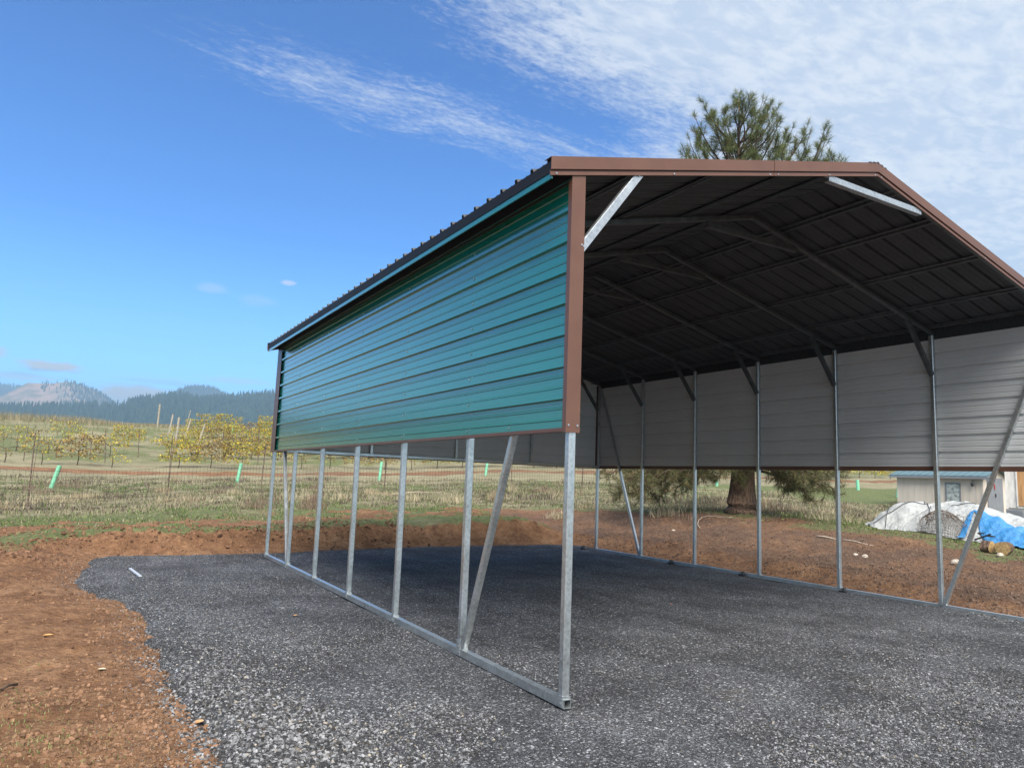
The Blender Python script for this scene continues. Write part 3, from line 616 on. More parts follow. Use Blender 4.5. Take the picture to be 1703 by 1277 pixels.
# ---------------------------------------------------------------- pine
PX,PY=13.42,10.58; PZ=gh(PX,PY)-.05
pine=empty('pine_tree',(PX,PY,PZ),'long needled pine with open bushy top rising behind the carport roof','tree')
def barkmat():
    m,t,p=mat('pine_bark'); P=pos(t); mp=t.new('ShaderNodeMapping'); t.put(mp.inputs[0],P); mp.inputs['Scale'].default_value=(1,1,.35)
    n=t.noise(mp.outputs[0],14,5,.7); vo=t.vor(mp.outputs[0],16)
    t.put(p.inputs['Base Color'],t.ramp(t.math('ADD',t.math('MULTIPLY',n,.7),t.math('MULTIPLY',vo.outputs['Distance'],.4)),[(.25,(.038,.027,.020)),(.5,(.11,.068,.045)),(.75,(.20,.125,.082))])); p.inputs['Roughness'].default_value=.95
    t.put(p.inputs['Normal'],t.bump(t.math('ADD',n,vo.outputs['Distance']),.9,.05)); return m
M_BARK=barkmat(); M_LIMB=paint('grey_bark',(.085,.062,.045),.9,.1,var=.25,sc=20)
def trunk_at(z): f=min(max(z/12.6,0),1); return Vector((PX+.10*math.sin(z*.6)-.12*f,PY+.08*math.cos(z*.5),PZ+z)),.33*(1-f)**1.05*(1+.55*math.exp(-z*2.2))+.014
zz=[0,.12,.3,.6,1,1.6,2.4,3.4,4.6,6,7.4,8.8,10.2,11.2,12.0,12.6]
MB().tube([trunk_at(z)[0] for z in zz],[trunk_at(z)[1] for z in zz],18).build('trunk',M_BARK,pine,(PX,PY,PZ),True)
NV,NC=[],[]
def tuft(c,d,n=46,L=.21,ln=.17,col=None):
    n=int(n*1.15)
    "needles spreading from the last few centimetres of a shoot"
    d=np.array(d)/np.linalg.norm(d); t=rng.random(n); base=np.array(c)[None]-d[None]*(t[:,None]*ln)
    r=rng.normal(size=(n,3)); r-= (r@d)[:,None]*d; r/=np.linalg.norm(r,axis=1)[:,None]
    sp_=.35+.95*t+rng.random(n)*.25; dv=d[None]*np.cos(sp_)[:,None]+r*np.sin(sp_)[:,None]; dv[:,2]-=.12*t
    l=L*(.7+.35*rng.random(n)); tip=base+dv*l[:,None]; w_=np.cross(dv,rng.normal(size=(n,3))); w_/=np.linalg.norm(w_,axis=1)[:,None]; w_*=.0040
    NV.append(np.stack([base-w_,base+w_,tip],1).reshape(-1,3))
    pal=np.array(col if col is not None else [(.10,.135,.045),(.14,.175,.06),(.20,.225,.09),(.07,.10,.035)]); c_=pal[rng.integers(0,len(pal),n)]*(.75+.5*rng.random((n,1)))
    br=rng.random(n)<.05; c_[br]=(.25,.15,.07); NC.append(np.repeat(c_,3,0))
LB=MB()
def limb(root,tip,r0,twn,twl=.5,start=.35,sag=0,nt=46,up=.35,col=None):
    root=Vector(root);tip=Vector(tip); k=9; pts=[]
    hv=Vector((tip.x-root.x,tip.y-root.y,0)); side=Vector((-hv.y,hv.x,0)).normalized() if hv.length>.01 else Vector((1,0,0)); wob=random.uniform(-.12,.12)
    for i in range(k):
        t=i/(k-1); q=root.lerp(tip,t); 
        q=root+hv*(1-(1-t)**1.35)+Vector((0,0,(tip.z-root.z)*t**1.25-sag*math.sin(math.pi*t)))
        pts.append(q+side*wob*math.sin(t*5)*hv.length**.5)
    rr=[max(r0*(1-t/(k-1))**.8,.006) for t in range(k)]; LB.tube(pts,rr,6)
    tuft(pts[-1],pts[-1]-pts[-2]+Vector((0,0,.05)),nt+10,col=col)
    for j in range(twn):
        t=random.uniform(start,.97); f=t*(k-1); i=int(f); q=pts[i].lerp(pts[min(i+1,k-1)],f-i); ax=(pts[min(i+1,k-1)]-pts[i]).normalized()
        rv=Vector((random.gauss(0,1),random.gauss(0,1),random.gauss(0,.7))); rv=(rv-ax*rv.dot(ax)).normalized()
        d=(ax*random.uniform(.5,1.1)+rv*random.uniform(.6,1)+Vector((0,0,up))).normalized(); l=twl*random.uniform(.4,1)*(1.15-t*.5)
        m_=q+d*l*.5+Vector((0,0,-.03)); e=q+d*l+Vector((0,0,l*.18)); LB.tube([q,m_,e],[.009,.007,.005],4); tuft(e,e-m_,nt,col=col)
        if random.random()<.55:
            d2=(d+Vector((random.gauss(0,.6),random.gauss(0,.6),random.gauss(.2,.4)))).normalized(); e2=m_+d2*l*.55; LB.tube([m_,e2],[.006,.004],4); tuft(e2,d2,nt-8,col=col)
# visible top: each leading shoot set where the photo shows one
tips=[(1168,160),(1155,184),(1153,204),(1144,218),(1137,233),(1171,242),(1203,178),(1200,194),(1230,144),(1243,156),(1222,164),(1264,155),(1281,166),(1271,184),(1297,190),(1252,203),(1320,201),(1343,197),(1375,208),(1352,212),(1382,242),(1401,258),(1294,220),(1326,226),(1341,243),(1377,261),(1220,219),(1253,226),(1215,249),(1260,256),(1303,250),(1186,182),(1229,247),(1160,255),(1350,260)]
tips+=[(px+random.uniform(-9,16),py+random.uniform(4,34)) for px,py in tips if py<250]+[(1405,262),(1396,250),(1388,256),(1362,235),(1370,225),(1366,265)]
for px,py in tips:
    D=22+random.uniform(-.9,1.1); q=at(px,py+6,D); r=math.hypot(q.x-PX,q.y-PY); rz=q.z-PZ-.35-1.05*r-random.uniform(0,.5)
    rz=min(rz,12.3); b0,_=trunk_at(max(rz,7)); limb(b0,q,.03+.008*r,int(6+2.4*r),.45,.38,-.05,44,.5)
for j in range(120):      # the rest of the crown, hidden by the roof from here
    z=random.uniform(1.9,11.2); a=random.random()*6.283; r=(3.7*(1-max(z-3,0)/13)+.1)*random.uniform(.55,1.0)
    if z>9.4: r*=.75
    b0,_=trunk_at(z); limb(b0,b0+Vector((math.cos(a)*r,math.sin(a)*r,.15*r+ (z-5)*.09*r)),.035,int(4+2.2*r),.6,.3,.1,26,.25)
LOWC=[(.10,.125,.045),(.14,.155,.06),(.18,.17,.08),(.075,.095,.035),(.20,.14,.08)]
low=[(1006,800),(1000,788),(1022,826),(1040,815),(1048,800),(1058,838),(1075,822),(1090,834),(1085,800),(1105,815),(1122,822),(1110,796),(1128,800),(1145,812),(1158,802),(1172,790),(1185,800),(1290,790),(1300,800),(1312,822),(1330,812),(1345,830),(1352,800),(1368,815),(1380,798),(1385,822),(1402,792),(1340,795),(1068,792),(1318,782),(1030,784),(1052,784)]
low=low+[(px+random.uniform(-14,14),py+random.uniform(-16,14)) for px,py in low for _ in (0,)]
for px,py in low:
    D=21.6+random.uniform(-2.2,1.6); q=at(px,py,D); q.z=max(q.z,gh(q.x,q.y)+.15); b0,_=trunk_at(random.uniform(1.25,2.6)); limb(b0,q,.035,16,.62,.40,-.10,30,.05,LOWC)
for px,py in ((1225,790),(1240,800),(1215,782),(1232,806),(1246,790),(1220,800),(1250,782),(1210,795)):
    q=at(px,py,21.4); b0,_=trunk_at(1.9); limb(b0,q,.015,7,.30,.4,0,30,0,LOWC)
LB.build('limbs',M_LIMB,pine,(PX,PY,PZ))
nv=np.concatenate(NV)-np.array([PX,PY,PZ]); link('crown',npmesh('crown',nv,np.arange(len(nv)).reshape(-1,3),M_VC,np.concatenate(NC)),pine)
# ---------------------------------------------------------------- field fence
fen=[(-14,13.2),(-8.2,17.2),(-4.11,20.0),(-.3,23.7),(3.3,26.2),(9,27.6),(16.3,28.6),(21,28.9),(30,29.6)]
fe=empty('wire_fence',(-4.11,20,gh(-4.11,20)),'rusty wire field fence on thin tall metal posts crossing the dry field','fence')
org=fe.location; M_RUST=paint('rusty_steel',(.15,.11,.085),.8,.2,var=.35,sc=14); M_WIRE=paint('weathered_wire',(.07,.062,.055),.7,.3,var=.2,sc=20)
wm=MB()
def fpt(a,b_,t,z): x=a[0]+(b_[0]-a[0])*t; y=a[1]+(b_[1]-a[1])*t; return (x,y,gh(x,y)+z)
for a,b_ in zip(fen,fen[1:]):
    L=math.dist(a,b_); n=max(2,int(L/1.5)); g=[fpt(a,b_,i/n,0) for i in range(n+1)]
    for z in (.08,.2,.33,.47,.62,.78,.95,1.13):
        for i in range(n): wm.beam((g[i][0],g[i][1],g[i][2]+z),(g[i+1][0],g[i+1][1],g[i+1][2]+z),  .0065,.0065)
    for z in (1.55,1.95):
        for i in range(n): wm.beam((g[i][0],g[i][1],g[i][2]+z),(g[i+1][0],g[i+1][1],g[i+1][2]+z),.0028,.0028)
    m_=int(L/.16)
    for i in range(m_):
        t=i/m_; f=t*n; j=int(f); x,y,z=[g[j][k_]+(g[j+1][k_]-g[j][k_])*(f-j) for k_ in range(3)]
        if x<27: wm.beam((x,y,z+.08),(x,y,z+1.13),.006,.006)
wm.build('wire_mesh',M_WIRE,fe,org)
for i,a in enumerate(fen):
    x,y=a; z=gh(x,y); hgt=2.2 if i<4 else 1.9
    MB().beam((x,y,z-.1),(x+random.uniform(-.03,.12),y,z+hgt),.034,.010,ch=0).beam((x,y+.02,z-.1),(x+random.uniform(.0,.08),y+.02,z+hgt-.02),.012,.03).build('post',M_RUST,fe,org)
# ---------------------------------------------------------------- tree tubes
M_TUBE=paint('green_tube_plastic',(.22,.56,.36),.45,.4,var=.05,sc=4)
M_STAKE=paint('grey_wood',(.30,.25,.19),.9,.1,var=.2,sc=12)
def tree_tube(px,py,top,D,lean,label,r=.055):
    q=at(px,py,D); z=gh(q.x,q.y); hh=max(.6,(math.hypot(q.x-CX,q.y-CY))*(py-top)*.84/FPX); 
    e=empty('tree_shelter',(q.x,q.y,z),label,'tree tube','green tree tubes in the field')
    t=Vector((lean*Rv.x*hh,lean*Rv.y*hh,hh)); m=MB(); n=14; 
    vs=[];fs=[]
    for rr in (r,r-.006):
        for k_ in (0,1):
            for j in range(n): an=2*math.pi*j/n; rp=rr*(1+.0*k_); vs.append(Vector((rp*math.cos(an),rp*math.sin(an),0))+t*k_)
    for j in range(n):
        j2=(j+1)%n; fs+= [(j,j2,n+j2,n+j),(2*n+j2,2*n+j,3*n+j,3*n+j2),(n+j,n+j2,3*n+j2,3*n+j)]
    m.add(vs,fs); m.build('tube',M_TUBE,e)
    MB().beam((r+.015,0,-.1),tuple(Vector((r+.015,0,hh*.95))+t*0.0+Vector((t.x*.9,t.y*.9,0))),.02,.02).build('stake',M_STAKE,e)
tree_tube(84,815,777,38,.27,'pale green tree tube leaning right, leftmost in the field behind the fence',.085)
tree_tube(393,810,774,42,.15,'pale green tree tube in dry grass just left of the carport',.085)
tree_tube(630,806,770,46,.08,'pale green tree tube seen between the third and fourth left posts',.085)
tree_tube(807,803,776,50,.10,'pale green tree tube seen beside the front left diagonal brace',.085)
tree_tube(1427,819,801,60,-.04,'short pale green tree tube on green grass left of the beige shed',.12)
tree_tube(1493,818,797,56,.12,'slightly leaning green tree tube nearest the beige shed',.12)
tree_tube(1192,828,810,52,0,'pale green tree tube glimpsed left of the pine trunk under its boughs',.10)
tree_tube(387,716,702,88,.08,'small pale green tube among the vines on the crest of the hill',.10)
# ---------------------------------------------------------------- vineyard
def leafcloud(n,L,zb,zt,dens,pal,seed):
    r=np.random.default_rng(seed); x=(r.random(n)-.5)*L; k=r.normal(0,.16,n); z=zb+(zt-zb)*r.random(n)**.8
    c=vn(x*1.6+seed*7.7,z*1.8+seed); keep=c>1-dens; x,k,z=x[keep],k[keep],z[keep]; n=len(x)
    s=.035+.042*r.random(n); a=r.normal(size=(n,3)); a/=np.linalg.norm(a,axis=1)[:,None]; b_=np.cross(a,r.normal(size=(n,3))); b_/=np.linalg.norm(b_,axis=1)[:,None]
    c_=np.stack([x,k,z],1); v=np.stack([c_-a*s[:,None],c_+b_*s[:,None]*.8,c_+a*s[:,None],c_-b_*s[:,None]*.8],1).reshape(-1,3)
    p_=np.array(pal); col=p_[r.integers(0,len(p_),n)]*(.8+.6*r.random((n,1)))
    return v,np.arange(len(v)).reshape(-1,4),np.repeat(col,4,0)
YEL=[(.46,.34,.035),(.54,.42,.06),(.38,.35,.05),(.28,.30,.06),(.42,.25,.04),(.20,.23,.06),(.24,.15,.06)]
BRN=[(.32,.20,.07),(.42,.30,.08),(.22,.13,.06),(.30,.27,.09),(.17,.12,.07)]
M_VINE=paint('vine_bark',(.07,.05,.037),.9,.1,var=.3,sc=20)
vproto=[]
for i in range(8):
    dense=i<4; v,f,c=leafcloud(900 if dense else 420,2.5,.35,1.75,.72 if dense else .50,YEL if i%4!=3 else BRN,50+i)
    lf=npmesh('foliage',v,f,M_VC,c); m=MB(); rr=random.Random(i)
    m.tube([(0,0,-.1),(.04,.02,.4),(-.02,0,.85)],[.035,.028,.022],6)
    for sg in (-1,1):
        m.tube([(-.02,0,.8),(sg*.3,.02,.92),(sg*.95,0,.95)],[.02,.016,.010],5)
        for k_ in range(4): x=sg*(.15+.22*k_); m.tube([(x,0,.93),(x+rr.uniform(-.12,.12),rr.uniform(-.1,.1),1.35),(x+rr.uniform(-.2,.2),rr.uniform(-.15,.15),1.8)],[.008,.006,.004],4)
    vproto.append((dense,lf,m))
tmp=[]
def vine(x,y,i,label,group,sc=1,rz=0):
    dense,lf,m=vproto[i]
    e=empty('grapevine',(x,y,gh(x,y)),label,'vine',group,rz); e.scale=(sc,sc,sc)
    link('foliage',lf,e)
    if isinstance(m,MB): o=m.build('trunk',M_VINE,e,None); vproto[i]=(dense,lf,o.data)
    else: link('trunk',m,e)
for r_,(off,lab) in enumerate(((0,'front row of the vineyard'),(7.5,'second row of the vineyard'),(16,'third row of the vineyard'),(26,'fourth row of the vineyard'),(37,'fifth row of the vineyard'))):
    x=-13 if r_<3 else -2
    while x<(64 if r_==0 else 50 if r_<3 else 22):
        y=VROW(x)+off; a=math.degrees(math.atan2(x-CX,y-CY)); x+=1.95 if r_<2 else 2.2
        if a<-7: continue
        if 29<a<41 and r_>1: continue                       # wholly behind the far wall panels
        if r_>=2 and a<3.2 and (r_>2 or a<-4 or random.random()<.45): continue
        thick=ss(np.array([a]),1.5,5)[0]
        if r_==1 and a<2.5 and random.random()<.22: continue
        if r_>2 and (a<4.0 or random.random()<.25): continue
        if r_==0 and a<2.2 and random.random()<.15: continue
        d=random.random()<.18+.78*thick; i=random.choice((0,1,2,3) if d else (4,5,6,7))
        if 11.5<a<30 and random.random()<.6: i=random.choice((3,7))
        vine(x,y,i,('dense yellow leafed' if i in(0,1,2) else 'thinly leafed yellow' if i in(4,5,6) else 'browning')+' grapevine in the '+lab,'grapevines in the '+lab,random.uniform(.95,1.15),-.17+random.uniform(-.05,.05))
M_WOOD=paint('weathered_post_wood',(.36,.32,.25),.9,.15,var=.15,sc=9)
def vpost(px,py,tx,ty,D,w_,label,m=None,name='vineyard_post',group=None):
    a=at(px,py,D); z=gh(a.x,a.y); k=D; b_=at(tx,ty,D); hh=max(b_.z-z,.8)
    q=MB(); 
    if m is None: q.tube([(a.x,a.y,z-.2),(b_.x,b_.y,z+hh)],[w_,w_*.9],10)
    else: q.beam((a.x,a.y,z-.2),(b_.x,b_.y,z+hh),w_,w_*.5)
    o=q.build(name,m or M_WOOD,None,(a.x,a.y,z)); o.location=(a.x,a.y,z); tag(o,label,'post',group or 'vineyard posts')
vpost(262,706,266,672,97,.11,'tall grey wooden vineyard post standing alone against the forested hill')
vpost(280,722,288,689,84,.09,'leaning grey wooden end post at the left end of the crest vines')
vpost(290,742,298,694,62,.09,'stout upright grey wooden post at the front vineyard row')
vpost(306,728,317,698,75,.085,'whitish wooden end post leaning right, with a pale brace above it')
vpost(327,732,341,705,68,.075,'whitish post leaning far right, rightmost of the leaning end posts')
vpost(311,694,317,682,97,.05,'short pale brace leaning right above the crest vines')
for px,D,lab in ((40,57,'dark thin metal vineyard post nearest the left edge of the photo'),(150,60,'dark thin metal post amid sparse vines left of the wooden posts'),(176,57,'slanting thin metal post among the yellow vines'),(430,58,'thin metal vineyard post beside the rear corner of the carport'),(372,60,'thin dark post in the dense yellow vines'),(230,62,'thin dark post where the dense yellow vines begin')):
    vpost(px,760,px+random.uniform(0,7),712 if D<60 else 718,D,.055,lab,M_RUST)
# row wires
for r_ in (0,):
    q=MB()
    for z in (.95,1.4,1.75):
        xs=np.linspace(-12,40,40); pp=[(x,VROW(x),gh(x,VROW(x))+z) for x in xs]
        for a,b_ in zip(pp,pp[1:]): q.beam(a,b_,.006,.006)
    tag(q.build('trellis_wires',M_WIRE),'thin trellis wires strung along the front vineyard row','wires')
# ---------------------------------------------------------------- shed
M_BEIGE=paint('beige_siding',(.60,.53,.45),.7,.25,var=.04,sc=2,stretch=(1,1,.3)); M_GREY=paint('grey_paint',(.20,.21,.23),.55,.3,var=.05,sc=3)
M_TEAL=paint('teal_metal_roof',(.085,.15,.17),.4,.5,var=.08,sc=2); M_WHITE=paint('weathered_white_boards',(.62,.60,.57),.8,.2,var=.10,sc=5,stretch=(1,1,.3))
M_PLY=paint('plywood',(.42,.23,.10),.7,.2,var=.15,sc=4,stretch=(3,3,.4)); M_GLASS=paint('window_glass',(.42,.46,.44),.15,.6,var=.25,sc=6)
cM=at(1637,858,45); gzv=gh(cM.x,cM.y)-.02
an=math.atan2(.9925,-.122)                    # long wall runs away to the left
sh=empty('garden_shed',(cM.x,cM.y,gzv),'small beige shed with teal metal roof, grey door and one small window','shed')
sh.rotation_euler=(0,0,an-math.pi/2)          # local +y along the long wall, +x along the door end
LW,EW,HW,PK=4.3,3.3,1.98,.42
q=MB(); q.prism([(0,0,0),(EW,0,0),(EW,0,HW),(EW/2,0,HW+PK),(0,0,HW)],(0,LW,0)).build('wall',M_BEIGE,sh)
q=MB()
for k_ in range(15): y=.0+LW*k_/14; q.box((-.014,max(0,y-.011),0.05),(-.001,y+.011,HW-.04))
q.box((-.02,-.02,0),(.07,.07,HW-.02)).build('siding_battens',M_BEIGE,sh)
for sg in (0,1):
    q=MB(); x0,x1=(-.28,EW/2) if sg==0 else (EW+.28,EW/2); zz0=HW-.28*PK/(EW/2)+.03; z1=HW+PK+.03
    q.prism([(x0,-.3,zz0),(x1,-.3,z1),(x1,-.3,z1+.06),(x0,-.3,zz0+.06)],(0,LW+.6,0))
    for k_ in range(14):
        y=-.28+(LW+.5)*k_/13; q.prism([(x0,y,zz0+.06),(x1,y,z1+.06),(x1,y,z1+.085),(x0,y,zz0+.085)],(0,.04,0))
    rf=q.build('roof',M_TEAL,sh)
MB().box((-.31,-.32,HW-.14),(-.285,LW+.32,HW-.02)).build('fascia',M_GREY,sh)
wf=MB().box((-.04,.95+.1,.62),(-.015,1.7+.1,.68)).box((-.04,1.05,1.56),(-.015,1.8,1.62)).box((-.04,1.05,.68),(-.015,1.12,1.56)).box((-.04,1.73,.68),(-.015,1.8,1.56)).box((-.035,1.12,1.10),(-.015,1.73,1.13)).build('window',M_GREY,sh)
MB().box((-.028,1.12,.68),(-.018,1.73,1.56)).build('pane',M_GLASS,wf)
dr=MB().box((.5,-.045,.05),(2.5,-.005,1.95)).box((1.48,-.05,.05),(1.52,-.044,1.95)).build('door',M_GREY,sh)
MB().box((1.40,-.10,.95),(1.44,-.05,1.12)).build('handle',M_DARK,dr)
M_RED=paint('red_metal',(.45,.03,.02),.4,.5); MB().box((1.30,-.075,1.35),(1.40,-.052,1.62)).build('red_latch',M_RED,dr)
ll=MB().tube([(-.03,.42,1.72),(-.20,.42,1.76),(-.20,.42,1.66)],.02,6); ll.tube([(-.20,.42,1.66),(-.20,.42,1.60),(-.20,.42,1.45)],[.05,.08,.05],8).build('wall_lantern',M_DARK,sh)
# ---------------------------------------------------------------- white building with plywood
cB=at(1676,866,39); zB=gh(cB.x,cB.y)-.02
wb=empty('white_outbuilding',(cB.x,cB.y,zB),'weathered white board building with a plywood sheet on its wall, right of the shed','building'); wb.rotation_euler=(0,0,math.atan2(-.90,.43))
MB().box((0,.0,.62),(4.8,3.2,3.0)).build('wall',M_WHITE,wb)
q=MB()
for k_ in range(24): q.box((k_*.2+.1,-.012,.62),(k_*.2+.115,-.001,3.0))
q.box((-.03,-.03,.62),(.07,.05,3.0)).build('corner_boards',M_WHITE,wb)
MB().box((.05,.03,0),(4.7,3.1,.62)).build('foundation',paint('khaki_block',(.33,.32,.23),.85,.1,var=.08,sc=5),wb)
MB().box((.42,-.035,.72),(1.65,-.014,2.35)).build('plywood_sheet',M_PLY,wb)
MB().box((.36,-.05,.68),(.42,-.014,2.42)).box((1.65,-.05,.68),(1.71,-.014,2.42)).box((.42,-.05,2.35),(1.65,-.014,2.41)).build('frame',M_WHITE,wb)
MB().prism([(-.2,-.3,3.0),(5.0,-.3,3.0),(5.0,-.3,3.08),(-.2,-.3,3.08)],(0,3.8,0)).build('roof',M_GREY,wb)
q=MB().box((0,0,.08),(.62,.42,.62))
for k_ in range(9): q.box((.04,-.012,.13+k_*.05),(.58,0,.155+k_*.05))
q.box((.02,.02,0),(.10,.40,.08)).box((.52,.02,0),(.60,.40,.08))
qo=q.build('utility_box',M_GREY); pb_=at(1674,869,38); qo.location=(pb_.x,pb_.y,gh(pb_.x,pb_.y)); qo.rotation_euler=wb.rotation_euler; tag(qo,'dark grey louvred box standing against the foot of the white building','utility box')
# ---------------------------------------------------------------- tarps
def tarpmat(name,c,rough,bst):
    m,t,p=mat(name); P=pos(t); n=t.noise(P,5,6,.65,.6); n2=t.noise(P,18,4,.6,.8)
    t.put(p.inputs['Base Color'],t.mix(t.ss(n,.35,.7),tuple(x*.82 for x in c),c)); p.inputs['Roughness'].default_value=rough
    t.put(p.inputs['Normal'],t.bump(t.math('ADD',t.math('MULTIPLY',n,1.2),t.math('MULTIPLY',n2,.5)),bst,.06)); return m
M_TW=tarpmat('white_tarp',(.44,.45,.44),.55,.95); M_TB=tarpmat('blue_tarp',(.045,.235,.52),.45,.8); M_DIRTY=tarpmat('dirty_plastic',(.42,.38,.32),.6,.6)
A0=at(1459,873,22.4); A1=at(1703,898,20.6); ax=(A1-A0); ax.z=0; AL=ax.length; ax.normalize(); nrm=Vector((-ax.y,ax.x,0))
if nrm.dot(Vector((CX,CY,0))-A0)<0: nrm=-nrm       # towards the camera
hu=[0,.3,.7,1.3,1.8,2.2,2.6,3.0,3.57,4.2,5.0,5.4]; hz=[.05,.34,.60,.62,.72,.76,.76,.70,.48,.42,.36,.1]
def ridge(u): return np.interp(u,hu,hz)
def pile(u,v):
    "u metres along, v across (-1.1..1.1, + towards camera) -> x,y,z"
    half=.95*ss(u+.25,0,.9)*.75+.3
    p_=np.abs(v)**1.7; lump=(fbm(u*1.0+3,v*1.1+5,1.5,3)-.5)*.40*(1-p_)+.10*np.abs(fbm(u*1.8+v*1.2+40,v*.9-u*.5+2,2.2,2)-.5)*2
    z=ridge(u)*(1-p_)+lump*np.minimum(1,ridge(u)*2); x=A0.x+ax.x*u+nrm.x*v*half; y=A0.y+ax.y*u+nrm.y*v*half
    return x,y,z
def patch(name,u0,u1,v0,v1,nu,nv,off,m,label,cat,edge=None,parent=None,dv=0):
    U,Vv=np.meshgrid(np.linspace(0,1,nu),np.linspace(0,1,nv)); vv=(v0+dv*U)+(v1-v0-dv*U)*Vv
    ua=u0 if edge is None else edge(vv); uu=ua+(u1-ua)*U; uu=uu+(fbm(vv*2,uu,2.5,2)-.5)*.14*(1-U)
    vv2=vv+(fbm(uu*1.3+9,vv*.2,2.0,2)-.5)*.28*np.clip((np.abs(vv)-.4),0,1)
    x,y,z=pile(uu.ravel(),vv2.ravel()); g=height(x,y); z=np.maximum(z,.0)+g+off
    idx=np.arange(nu*nv).reshape(nv,nu); f=np.stack([idx[:-1,:-1],idx[:-1,1:],idx[1:,1:],idx[1:,:-1]],-1).reshape(-1,4)
    o=link(name,npmesh(name,np.stack([x,y,z],1),f,m,smooth=True),parent); md=o.modifiers.new('s','SOLIDIFY'); md.thickness=.008; md.offset=1
    if label: tag(o,label,cat)
    return o
wt=patch('white_tarp',-.1,5.4,-1.1,1.05,150,70,.02,M_TW,'crumpled white tarp draped over a long low heap in front of the shed','tarp')
patch('blue_tarp',2.5,5.4,.46,1.27,90,50,.05,M_TB,'bright blue tarp spread over the near right side of the white covered heap','tarp',edge=lambda v:2.62+1.0*np.clip(v-.3,0,1.2)**1.1,dv=.28)
bf=MB()
def pil(u,v,dz=0): x,y,z=pile(np.array([u]),np.array([v])); return Vector((x[0],y[0],max(z[0],0)+gh(x[0],y[0])+dz))
patch('blue_tarp',2.74,2.87,.55,1.15,14,26,.09,M_TB,'small narrow flap of blue tarp hanging beside the roll of wire','tarp')
# dark things in the open gap between the flap and the big blue tarp
q=MB()
for (u,v,a,b_,c_) in ((3.02,.70,.26,.20,.24),(3.20,.80,.24,.2,.16),(3.38,.86,.2,.16,.12)):
    c0=pil(u,v); z0=gh(c0.x,c0.y); q.beam((c0.x-ax.x*a/2,c0.y-ax.y*a/2,z0+c_/2+.04),(c0.x+ax.x*a/2,c0.y+ax.y*a/2,z0+c_/2+.04),b_,c_,ch=.02)
c0=pil(3.1,1.05); q.tube([(c0.x,c0.y,c0.z+.05),(c0.x+ax.x*.35,c0.y+ax.y*.35,c0.z+.2)],.02,6)
tag(q.build('scrap_pile',M_DARK),'dark scrap lying in the gap under the blue tarp','scrap')
rp=MB(); R_=M_WIRE
for pts in ([(.35,-.2),(.6,.4),(.9,1.0)],[(1.4,-.3),(1.0,.3),(.5,.95)],[(3.0,-.3),(2.7,.1),(2.2,.35)],[(1.2,-.2),(1.7,.35),(1.9,.9)]):
    fine=[]
    for a,b_ in zip(pts,pts[1:]):
        for k_ in range(9): t=k_/8; fine.append(pil(a[0]+(b_[0]-a[0])*t,a[1]+(b_[1]-a[1])*t,.045))
    rp.tube(fine,.009,5)
tag(rp.build('tarp_ropes',M_DARK),'dark cords crossing the white tarp','rope')
# roll of wire netting
c0=pil(2.36,.92); zc=gh(c0.x,c0.y); q=MB(); rl=random.Random(4)
for k_ in range(26):
    t=k_/25; a0=Vector((c0.x-ax.x*.48+ax.x*.96*t,c0.y-ax.y*.48+ax.y*.96*t,zc)); hh=.62*math.sin(math.pi*(.25+.6*t))
    q.tube([a0+nrm*.36*math.cos(p_)+Vector((ax.x*rl.gauss(0,.012),ax.y*rl.gauss(0,.012),hh*math.sin(p_)*rl.uniform(.94,1.05))) for p_ in np.linspace(.03,math.pi-.03,13)],.004,4)
for k_ in range(24):
    p_=.08+(math.pi-.16)*k_/23
    q.tube([Vector((c0.x+ax.x*(.96*t-.48),c0.y+ax.y*(.96*t-.48),zc+.62*math.sin(math.pi*(.25+.6*t))*math.sin(p_)))+nrm*(.36*math.cos(p_)+rl.gauss(0,.01)) for t in np.linspace(0,1,10)],.004,4)
for k_ in range(70):
    t=rl.random();p_=rl.uniform(.2,2.9);t2=t+rl.uniform(-.3,.3);p2=p_+rl.uniform(-.6,.6); f=lambda t,p_,s: Vector((c0.x+ax.x*(.96*t-.48),c0.y+ax.y*(.96*t-.48),zc+.6*s*math.sin(p_)*.95))+nrm*.34*s*math.cos(p_)
    q.tube([f(t,p_,.9),f((t+t2)/2,(p_+p2)/2,.97),f(t2,p2,.85)],.004,4)
tag(q.build('wire_roll',M_RUST),'tangled roll of rusty wire netting leaning on the white tarp heap','wire roll')
# dirty plastic bags at the foot of the tarp
for (px,py,D,sx,lab) in ((1476,868,21.9,.34,'dirty crumpled plastic bag at the left foot of the white tarp'),(1545,882,21.2,.30,'beige crumpled sack lying before the white tarp')):
    c=at(px,py,D); g=gh(c.x,c.y); n=16; vs=[];fs=[]
    for i in range(n+1):
        for j in range(n*2):
            th=math.pi*i/n; ph=math.pi*j/n; dv=Vector((math.sin(th)*math.cos(ph),math.sin(th)*math.sin(ph),math.cos(th))); s_=1+.5*(float(fbm(np.array([dv.x*2+px]),np.array([dv.y*2+dv.z*3]),1.5,3)[0])-.5)
            vs.append((dv.x*sx*s_,dv.y*sx*.8*s_,g*0+dv.z*.16*s_+.08))
    for i in range(n):
        for j in range(n*2): fs.append((i*2*n+j,i*2*n+(j+1)%(2*n),(i+1)*2*n+(j+1)%(2*n),(i+1)*2*n+j))
    o=MB().add(vs,fs).build('plastic_sack',M_DIRTY,smooth=True); o.location=(c.x,c.y,g); tag(o,lab,'sack')
